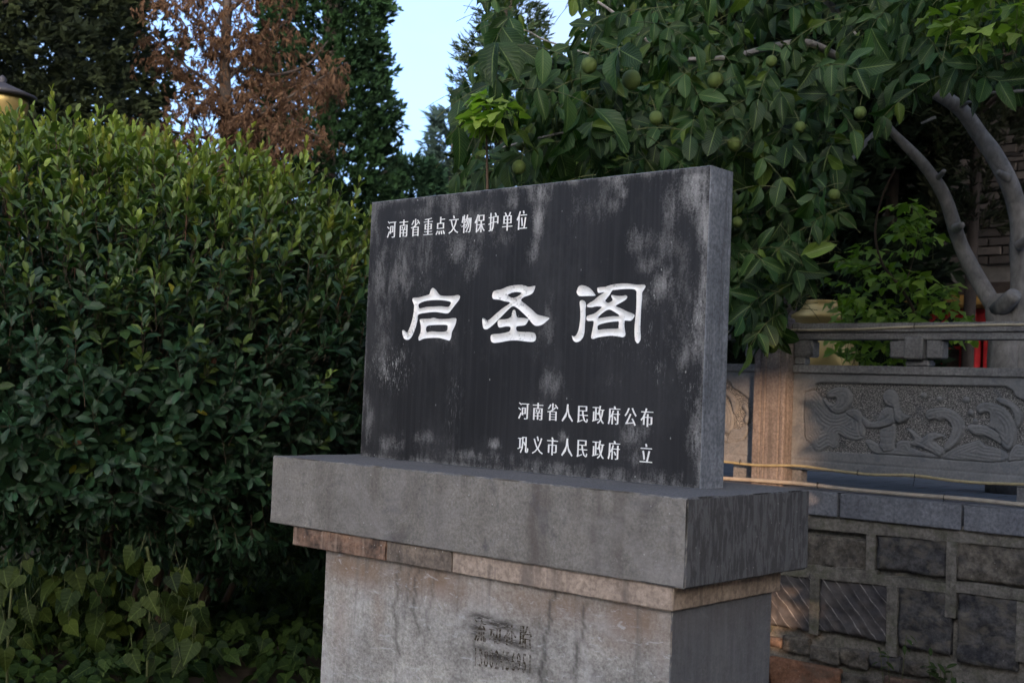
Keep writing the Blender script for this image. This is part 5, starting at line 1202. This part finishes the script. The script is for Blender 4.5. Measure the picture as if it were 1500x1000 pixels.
def conifer(name, label, cat, px, t, z_lo, z_top, prof, n, col, col2, seed, spray=.28, up=.4, gap=.12, lump=.25, tmpl=None, mat=None, trunk_r=.09, group='dark conifers standing behind the terrace', boughs=10, base_z=TZ, fr=1.3):
    c0 = along(px, 300, t) if t else px; x0, y0 = float(c0[0]), float(c0[1]); tr = thing(name, label, cat, (x0, y0, base_z), group)
    rs = np.random.default_rng(seed); z = z_lo + (z_top - z_lo) * rs.random(n * 3) ** .95
    Rz = np.interp((z - z_lo) / (z_top - z_lo), np.linspace(0, 1, len(prof)), prof); az = rs.uniform(0, 6.283, n * 3); keep = rs.random(n * 3) < Rz / max(prof) + .05
    z, Rz, az = z[keep][:n], Rz[keep][:n], az[keep][:n]; m = len(z)
    rr = Rz * (.25 + .75 * rs.random(m) ** .45); P = np.stack([x0 + np.cos(az) * rr, y0 + np.sin(az) * rr, z], 1)
    nse = np.array([noise.noise(Vector((p[0] * fr + seed, p[1] * fr, p[2] * fr * 1.3))) for p in P]); n2 = np.array([noise.noise(Vector((p[0] * 3.5 + seed, p[1] * 3.5, p[2] * 4))) for p in P])
    out = np.stack([np.cos(az), np.sin(az), np.zeros(m)], 1); P += out * (nse * lump + n2 * lump * .4)[:, None] * Rz[:, None] * 1.3
    ok = (nse + n2 * .5) > -gap; P, out, nse, n2 = P[ok], out[ok], nse[ok], n2[ok]; m = len(P)
    d = unit(out + np.array([[0, 0, up]]) + rs.normal(0, .35, (m, 3))); S = spray * rs.uniform(.6, 1.3, m)
    mixv = np.clip(.5 + n2[:, None] * 1.3 + rs.normal(0, .25, (m, 1)), 0, 1); C_ = np.array([col]) * (1 - mixv) + np.array([col2]) * mixv; C_ = C_ * rs.uniform(.75, 1.25, (m, 1))
    stuff(link('foliage', instance_mesh('foliage', tmpl or T_c, P, frames(d, rs.normal(0, 1, (m, 3))), S, C_, mat or M_con, False), tr))
    top = Vector((x0 + .1, y0, z_lo + (z_top - z_lo) * .93)); pp = spline([(x0, y0, base_z - .03), (x0 + .04, y0 + .03, (base_z + top.z) / 2), tuple(top)], 8)
    link('trunk', tubes_mesh('trunk', [(pp, lerp_rad([trunk_r, trunk_r * .7, .012], len(pp)))], M_cbark, 9), tr)
    for i in range(boughs):
        zz = z_lo + (z_top - z_lo) * (i + .3) / boughs * .85; Rm = float(np.interp((zz - z_lo) / (z_top - z_lo), np.linspace(0, 1, len(prof)), prof)) * .8; a = rs.uniform(0, 6.28)
        link('bough', tubes_mesh('bough', [(spline([(x0, y0, zz - .1), (x0 + math.cos(a) * Rm * .5, y0 + math.sin(a) * Rm * .5, zz + .05), (x0 + math.cos(a) * Rm, y0 + math.sin(a) * Rm, zz + up * .5 * Rm)], 4), .018)], M_cbark, 5), tr)
    return tr
G1, G2 = (0.016, 0.034, 0.014), (0.045, 0.085, 0.028)
conifer('conifer_tree', 'massive dark green conifer filling the upper left corner', 'tree', -60, 10.0, -.1, 7.5, [1.55, 1.75, 1.6, 1.3, .5, .1], 15000, (.009, .015, .008), (.030, .041, .015), 1, spray=.19, gap=.30, up=.1, trunk_r=.18)
conifer('conifer_tree', 'dark conifer between the corner tree and the dead brown tree', 'tree', 75, 12.5, -.1, 8.0, [.95, .95, .85, .7, .4, .1], 11000, (.009, .015, .009), (.026, .037, .015), 2, spray=.18, gap=.3, trunk_r=.14)
conifer('conifer_tree', 'tall broad green cypress directly behind the dead brown tree', 'tree', 468, 13.2, -.1, 8.6, [1.05, 1.12, .90, .66, .55, .48, .35, .1], 19000, (.007, .022, .009), (.024, .060, .020), 3, spray=.165, gap=.36, lump=.30, up=.7, trunk_r=.16, fr=1.6)
conifer('conifer_tree', 'low rounded green conifer at the foot of the sky gap', 'tree', 606, 15.5, -.1, 3.15, [1.0, 1.05, .85, .55, .15], 7000, (.014, .040, .020), (.040, .090, .040), 4, gap=.35, up=.5, spray=.2)
conifer('conifer_tree', 'bluish far conifer with feathery tip in the sky gap', 'tree', 652, 19.5, .0, 4.9, [1.0, .8, .5, .3, .14, .03], 3000, (.03, .055, .045), (.055, .09, .075), 5, spray=.40, gap=.25, up=.0, lump=.5, tmpl=T_fine)
conifer('juniper_tree', 'slender columnar juniper at the right side of the sky gap', 'tree', 722, 9.6, 1.2, 5.6, [.24, .30, .30, .28, .24, .08], 2600, (.018, .034, .016), (.055, .085, .035), 6, spray=.15, gap=.32, up=.6, tmpl=T_fine, trunk_r=.07, lump=.4)
conifer('conifer_tree', 'dark green conifer mostly hidden behind the hanging walnut crown', 'tree', 975, 12.5, .3, 4.2, [1.3, 1.45, 1.3, 1.0, .5], 5500, G1, G2, 7, gap=.4)
conifer('conifer_tree', 'dark conifer right behind the tablet and the golden lantern', 'tree', 1120, 9.6, .3, 5.5, [1.1, 1.25, 1.2, .9, .4], 9000, (.008, .015, .008), (.020, .034, .014), 8, gap=.45)
conifer('juniper_tree', 'dark ragged juniper before the brick hall between the two walnut limbs', 'tree', 1300, 9.2, 1.95, 6.0, [.45, .75, .8, .8, .6, .3], 5200, (.010, .018, .009), (.030, .042, .016), 9, spray=.2, gap=.30, trunk_r=.06, tmpl=T_fine)
conifer('juniper_tree', 'dusty olive juniper with bare trunk before the brick hall at the right edge', 'tree', 1420, 9.0, 1.60, 6.0, [.30, .62, .75, .8, .6, .3], 5200, (.014, .018, .009), (.045, .048, .022), 10, spray=.2, gap=.25, trunk_r=.05, tmpl=T_fine)
conifer('conifer_tree', 'dense conifer added outside the view to shade the right side of the plinth', 'tree', (6.2, -.6), 0, -.9, 6.5, [1.7, 1.8, 1.7, 1.4, .9, .2], 2600, G1, G2, 21, gap=.6, spray=.6, base_z=GZ)  # unseen tree, added to keep skylight off the right faces of the plinth
conifer('conifer_tree', 'second dense conifer added outside the view to shade the right side of the plinth', 'tree', (6.6, 1.9 - .3), 0, -.9, 6.0, [1.6, 1.7, 1.6, 1.4, .9, .2], 2600, G1, G2, 22, gap=.6, spray=.6, base_z=GZ)  # another unseen tree added for the same shade
# dead tree: bare trunk and limbs with hanging rust coloured sprays
dt0 = along(325, 300, 9.6); dx, dy = float(dt0[0]), float(dt0[1])
dead = thing('dead_conifer', 'dead conifer with hanging rust brown needles and sky showing through its branches', 'tree', (dx, dy, TZ))
M_dbark = bark_mat('dead bark', (0.05, 0.04, 0.035), (0.11, 0.085, 0.07))
def dpt(x, y, t): return along(x, y, t)
pp = spline([(dx, dy, TZ), tuple(dpt(331, 230, 9.6)), tuple(dpt(329, 100, 9.6)), tuple(dpt(333, 0, 9.6)), tuple(dpt(330, -160, 9.6))], 6)
link('trunk', tubes_mesh('trunk', [(pp, lerp_rad([.07, .05, .045, .035, .02], len(pp)))], M_dbark, 8, wob=.1), dead)
DB = [([(331, 190), (370, 175), (420, 145), (470, 115), (508, 92)], (9.6, 9.3)), ([(331, 160), (355, 150), (375, 140)], (9.6, 9.5)), ([(330, 120), (380, 70), (420, 30)], (9.6, 9.8)), ([(330, 75), (300, 40), (260, 10), (230, -20)], (9.6, 9.3)),
      ([(330, 60), (350, 50), (372, 38)], (9.6, 9.5)), ([(330, 140), (290, 110), (250, 80), (220, 50)], (9.6, 9.9)), ([(331, 210), (290, 200), (240, 190), (200, 175)], (9.6, 9.4)), ([(331, 230), (380, 225), (430, 190), (470, 200)], (9.6, 9.2)),
      ([(332, 20), (380, -20), (430, -60)], (9.6, 9.4)), ([(331, 170), (300, 150), (270, 150)], (9.6, 9.3)), ([(331, 100), (400, 110), (450, 95), (480, 60)], (9.6, 10.2)), ([(331, 10), (290, -20), (250, -50)], (9.6, 9.9)), ([(331, 240), (360, 250), (410, 245)], (9.6, 9.3))]
DP, DD = [], []
rs = np.random.default_rng(77)
for L, (t0, t1) in DB:
    pp = spline([dpt(x, y, t) for (x, y), t in zip(L, np.linspace(t0, t1, len(L)))], 6)
    link('bough', tubes_mesh('bough', [(pp, lerp_rad([.020, .012, .005], len(pp)))], M_dbark, 6), dead)
    A = np.array([tuple(p) for p in pp])
    for q_ in range(int(len(A) * 4.0)):
        i = rs.integers(1, len(A)); p = A[i - 1] + (A[i] - A[i - 1]) * rs.random(); off = rs.normal(0, .085, 3); off[2] = -abs(rs.normal(0, .10)) + .03
        for _ in range(3): DP.append(p + off + rs.normal(0, .035, 3)); DD.append((rs.normal(0, .5), rs.normal(0, .5), -1.0))
DP, DD = np.array(DP), unit(np.array(DD)); m = len(DP)
mv = rs.random((m, 1)); C_ = np.array([[.065, .036, .022]]) * (1 - mv) + np.array([[.155, .088, .050]]) * mv
stuff(link('dry_needles', instance_mesh('dry_needles', T_fine, DP, frames(DD, rs.normal(0, 1, (m, 3))), rs.uniform(.08, .16, m), C_, M_dead, False), dead))

# ------------------------------------------------------------------ heart leaved creepers, ground cover and grass at lower left
M_vleaf = leaf_mat('heart leaf', vein=(0.16, 0.21, 0.06), rough=.6, trans=.2, veins=5, var=.5, spec=.12, veinmix=.3)
def heart_template(droop=.25, fold=.12, wave=.02):
    out = [(0, 0), (.12, -.14), (.30, -.16), (.46, -.02), (.47, .18), (.36, .42), (.20, .68), (.08, .88), (0, 1.0)]
    V = []; U = []; F = []
    mid = [(0, y) for y in np.linspace(0, 1, 5)]
    R_ = out[1:-1]; pts_ = [(x, y) for x, y in R_]
    V = [(0, y, -droop * y * y) for _, y in mid]; U = [(.5, y) for _, y in mid]
    for sgn in (1, -1):
        b = len(V)
        for x, y in pts_: V.append((sgn * x, y, fold * x - droop * y * y + wave * math.sin(y * 8 + x * 6) - .1 * x * x)); U.append((.5 + sgn * x, max(0, y)))
        ring_ = [b + i for i in range(len(pts_))]
        # connect to the midrib
        mi = [0, 0, 0, 1, 1, 2, 3]
        for i in range(len(ring_) - 1):
            a_, c_ = ring_[i], ring_[i + 1]; m0, m1 = mi[i], mi[i + 1]
            f = [m0, a_, c_] if m0 == m1 else [m0, a_, c_, m1]; F.append(f if sgn > 0 else f[::-1])
        f = [mi[-1], ring_[-1], 4]; F.append(f if sgn > 0 else f[::-1])
    return np.array(V, float), F, np.array(U, float)
T_v = [heart_template(.25, .12, .02), heart_template(.45, .2, .03), heart_template(.1, .3, .03)]
def creeper(label, poly, m, trange, ls, base, n_ind, bright=1.0, stems=(), name='heart_leaf_creeper', hang=True):
    t = thing(name, label, 'climbing plant', base)
    X, Yp = sample_poly(poly, m); tt = rng.uniform(*trange, len(X)); P = np.array([along(a, b, c_) for a, b, c_ in zip(X, Yp, tt)])
    P[:, 2] = np.maximum(P[:, 2], GZ + .02)
    n_ = len(P); dr = np.stack([rng.normal(0, .5, n_), rng.normal(0, .5, n_), np.full(n_, -1.0 if hang else -.15)], 1); nr = np.stack([.6 + rng.normal(0, .35, n_), -.7 + rng.normal(0, .35, n_), np.full(n_, .5 if hang else 1.2)], 1)
    yv = rng.random((n_, 1)) ** 1.3; c_ = (np.array([[.020, .042, .012]]) * (1 - yv) + np.array([[.10, .14, .024]]) * yv) * bright
    place_leaves(t, 'leaf', T_v, P, frames(unit(dr), unit(nr)), rng.uniform(*ls, n_), c_, M_vleaf, n_ind, cell=9)
    a = P + rng.normal(0, .02, P.shape) + np.array([0, 0, .05]); stuff(link('leaf_stalks', sprigs_mesh('leaf_stalks', a, P, np.full(n_, .0014)[:, None], M_wtwig), t))
    for L, t0, r in stems: link('stem', tubes_mesh('stem', [(spline([along(x, y, t0) for x, y in L], 6), r)], M_wtwig, 5), t)
    return t
bp = along(225, 980, 4.6)
creeper('yellow green heart leaved creeper climbing a stem under the middle of the bush', [(192, 800), (240, 805), (300, 870), (302, 945), (250, 985), (190, 960)], 60, (4.1, 4.5), (.05, .085), (float(bp[0]), float(bp[1]), GZ), 60, .42, [([(215, 1010), (218, 930), (222, 850), (215, 800)], 4.45, .006)])
bp = along(20, 930, 4.4)
creeper('heart leaved creeper hanging at the left edge below the bush', [(-60, 800), (40, 812), (48, 880), (30, 960), (-60, 960)], 42, (4.0, 4.5), (.05, .085), (float(bp[0]), float(bp[1]), GZ), 50, .42, [([(10, 1010), (12, 930), (18, 850)], 4.3, .005)])
bp = along(110, 950, 5.0)
creeper('dim heart leaved creeper in the shade between the bush stems', [(60, 820), (180, 830), (190, 930), (120, 960), (60, 930)], 45, (4.6, 5.1), (.06, .10), (float(bp[0]), float(bp[1]), GZ), 45, .7)
def ground_at(px, py):
    d = ray(px, py); return CAM + d * (GZ - CAM[2]) / d[2]
# ground cover carpet, one mass
N = 5200; gx_ = rng.uniform(-3.6, .3, N); gy_ = rng.uniform(-1.6, 2.4, N)
keep = ~((gx_ > .02) & (gy_ < .45) & (gy_ > -.4)); gx_, gy_ = gx_[keep], gy_[keep]; N = len(gx_)
hgt = np.array([noise.noise(Vector((a * 1.3, b * 1.3, 4))) for a, b in zip(gx_, gy_)]); zz = np.array([gh(a, b) for a, b in zip(gx_, gy_)]) + .03 + np.clip(.13 + hgt * .22, .02, .4) * rng.random(N) ** .6
P = np.stack([gx_, gy_, zz], 1); dr = np.stack([rng.normal(0, 1, N), rng.normal(0, 1, N), rng.uniform(-.9, -.1, N)], 1); nr = np.stack([rng.normal(.25, .4, N), rng.normal(-.3, .4, N), np.ones(N)], 1)
yv = rng.random((N, 1)) ** 1.5; c_ = np.array([[.014, .032, .010]]) * (1 - yv) + np.array([[.050, .085, .018]]) * yv
gc = link('ground_cover', instance_mesh('ground_cover', T_v, P, frames(unit(dr), unit(nr)), rng.uniform(.05, .10, N), c_, M_vleaf), None, (-1.6, .5, GZ))
tag(gc, 'carpet of heart shaped green leaves on the shaded ground left of the plinth', 'ground cover'); stuff(gc)
# dark creeper added over wall and balustrade so the gaps behind the bush stay dark
N = 6500; X_ = rng.uniform(-9.5, -1.25, N); Z_ = rng.uniform(-1.15, .62, N); P = np.stack([X_, rng.uniform(2.2, 2.62, N), Z_], 1)
P = P[vnoise(P, 1.5, 7) > -.42 - (P[:, 2] < .2) * .4]; N = len(P); dr = np.stack([rng.normal(0, .5, N), rng.normal(0, .3, N) - .2, -np.ones(N)], 1); nr = np.stack([rng.normal(.3, .4, N), -np.ones(N), rng.normal(.4, .3, N)], 1)
wc = thing('wall_creeper', 'dark heart leaved creeper added over the retaining wall to darken the gaps behind the bush', 'climbing plant', (-3.0, 2.4, GZ))
stuff(link('foliage', instance_mesh('foliage', T_v, P, frames(unit(dr), unit(nr)), rng.uniform(.09, .15, N), np.array([[.016, .034, .012]]) * rng.uniform(.6, 1.5, (N, 1)), M_vleaf), wc))
for i in range(9):
    x = -8.8 + i * .85; link('stem', tubes_mesh('stem', [(spline([(x, 2.46, GZ), (x + .1, 2.44, -.6), (x - .05, 2.42, -.1), (x + .05, 2.55, .4)], 5), .008)], M_twig, 5), wc)
# grass blades
def blade(seed):
    r = random.Random(seed); b = r.uniform(.25, .8); V = []; F = []; U = []
    for i in range(5):
        t = i / 4; w = .012 * (1 - t) + .0008; y = t * (1 - .25 * b * t); z = -b * t * t * .55; V += [(-w, y, z), (w, y, z)]; U += [(0, t), (1, t)]
    for i in range(4): F.append([2 * i, 2 * i + 1, 2 * i + 3, 2 * i + 2])
    return np.array(V), F, np.array(U, float)
T_g = [blade(s) for s in range(5)]
cen = np.array([ground_at(x, y)[:2] for x, y in [(20, 985), (60, 1000), (110, 985), (150, 1010), (30, 1020), (90, 960), (160, 1010), (15, 940), (40, 930), (30, 990), (130, 950), (10, 1010)]]); cen = np.concatenate([cen, rng.uniform((-3.4, -1.4), (-1.4, 2.2), (30, 2))])
gi = rng.integers(0, len(cen), 3200); gi[:1900] = rng.integers(0, 12, 1900); gp = cen[gi] + rng.normal(0, .10, (3200, 2)); N = 3200
P = np.stack([gp[:, 0], gp[:, 1], np.array([gh(a, b) for a, b in gp])], 1); dr = np.stack([rng.normal(0, .4, N), rng.normal(0, .4, N), np.ones(N)], 1)
yv = rng.random((N, 1)); c_ = np.array([[.03, .06, .015]]) * (1 - yv) + np.array([[.085, .13, .03]]) * yv
M_grass = foliage_mat('grass blade', .5, .3)
gr = link('grass', instance_mesh('grass', T_g, P, frames(unit(dr), rng.normal(0, 1, (N, 3))), rng.uniform(.15, .42, N), c_, M_grass), None, (-1.6, .3, GZ))
tag(gr, 'tufts of long thin grass on the shaded ground at lower left', 'grass'); stuff(gr)
# small weeds at the foot of the wall
def weed(label, x, y, m, h, seed):
    w = at(x, y, 2.36); t = thing('weed', label, 'weed', (float(w[0]), 2.36, GZ)); r = random.Random(seed); P = []; D = []; Nn = []; stems = []
    for i in range(m):
        a = r.uniform(-1, 1); top = Vector((w[0] + a * .12, 2.36 + r.uniform(-.06, .04), w[2] + r.uniform(-.05, .06))); stems.append(([(w[0] + a * .03, 2.36, GZ), (w[0] + a * .08, 2.36, (GZ + top.z) / 2), tuple(top)], .0018))
        for j in range(4): P.append((top.x + r.uniform(-.01, .01), top.y, top.z - j * .022)); D.append((r.uniform(-1, 1), r.uniform(-1, .3), r.uniform(-.3, .4))); Nn.append((r.gauss(0, .4), -.4, 1))
    n_ = len(P); c_ = np.array([[.035, .06, .02]]) * np.random.default_rng(seed).uniform(.7, 1.6, (n_, 1))
    place_leaves(t, 'leaf', [leaf_template(.35, 4, 3, .3, .3)], np.array(P), frames(unit(np.array(D)), unit(np.array(Nn))), np.full(n_, .055), c_, M_vleaf, n_)if False else stuff(link('leaves', instance_mesh('leaves', [leaf_template(.35, 4, 3, .3, .3)], np.array(P), frames(unit(np.array(D)), unit(np.array(Nn))), np.random.default_rng(seed).uniform(.035, .06, n_), c_, M_vleaf), t))
    link('stems', tubes_mesh('stems', [(spline(a, 4), b) for a, b in stems], M_wtwig, 4), t)
weed('small dark weed growing at the foot of the stone wall on the right', 1395, 985, 9, .4, 3)
weed('slim seedling before the tooled blocks of the stone wall', 1316, 940, 3, .4, 5)
# red ribbon caught in the walnut twigs
w = at(806, 229, 1.15)
M_rib = plain('red cloth', (0.62, 0.06, 0.03), .6, 30, .2)
rv = []; rf = []
for i in range(9):
    t = i / 8; rv += [(w[0] + .012 * math.sin(t * 5) + t * .02, w[1] + .012 * math.cos(t * 4), w[2] + .03 - t * .07), (w[0] + .03 + .012 * math.sin(t * 5 + .5) - t * .012, w[1] + .012 * math.cos(t * 4 + .8), w[2] + .035 - t * .062)]
for i in range(8): rf.append([2 * i, 2 * i + 1, 2 * i + 3, 2 * i + 2])
rb = link('ribbon', mesh_py('ribbon', rv, rf, M_rib, True), None, tuple(float(a) for a in w)); sm = rb.modifiers.new('thickness', 'SOLIDIFY'); sm.thickness = .001
tag(rb, 'scrap of orange red cloth hanging among the walnut leaves above the tablet', 'cloth')

# ------------------------------------------------------------------ sun blocker added unseen behind the viewer, shading all but one patch
M_far = plain('far plaster', (0.22, 0.19, 0.17), .9, 3, .25, .3)
sh = Vector((math.sin(SUN_AZ), -math.cos(SUN_AZ)))            # horizontal direction to the sun
def toward(x, y, d): return Vector((x + sh.x * d, y + sh.y * d))
gate = thing('sun_blocker', 'unseen block behind the viewer added to shade the yard with a slot for the sun patch', 'building', (*toward(.1, 2.5, 28.0), GZ))
side_ = Vector((sh.y * -1, sh.x)); ang = math.atan2(side_.y, side_.x)
def blocker_box(u0, u1, z0, z1, dep=1.2):
    c_ = toward(LX, 2.5, 28.0); V = []
    for z in (z0, z1):
        for u, v in ((u0, 0), (u1, 0), (u1, dep), (u0, dep)): q_ = c_ + side_ * u + sh * v; V.append((q_.x, q_.y, z))
    return V
LX = .12; LW = .26
PZ = math.tan(SUN_EL) * 28.0
Vg = []; Fg = []
BLOCK_H = 8.6
for (u0, u1, z0, z1) in ((-14, -1.8, GZ, 11.8), (-1.8, -LW, GZ, BLOCK_H), (LW, 16, GZ, BLOCK_H), (-LW, LW, PZ + .50, BLOCK_H)):
    b = len(Vg); Vg += blocker_box(u0, u1, z0, z1)
    for f in ((0, 3, 2, 1), (4, 5, 6, 7), (0, 1, 5, 4), (1, 2, 6, 5), (2, 3, 7, 6), (3, 0, 4, 7)): Fg.append([b + i for i in f])
link('wall', mesh_py('wall', Vg, Fg, M_far), gate)

# ------------------------------------------------------------------ far compound wall seen low through the trees
cw_ = thing('compound_wall', 'long dim plastered compound wall far behind the conifers on the left', 'wall', (-12, 16, TZ))
link('wall', boxes_mesh('wall', [((-40, 15.8, TZ), (-3.0, 16.1, 1.75)), ((-20.3, -14, TZ), (-20.0, 15.79, 1.75))], M_far), cw_)
link('coping', boxes_mesh('coping', [((-40.1, 15.7, 1.752), (-2.9, 16.2, 1.9)), ((-20.4, -14.1, 1.752), (-19.9, 15.69, 1.9))], M_tile), cw_)
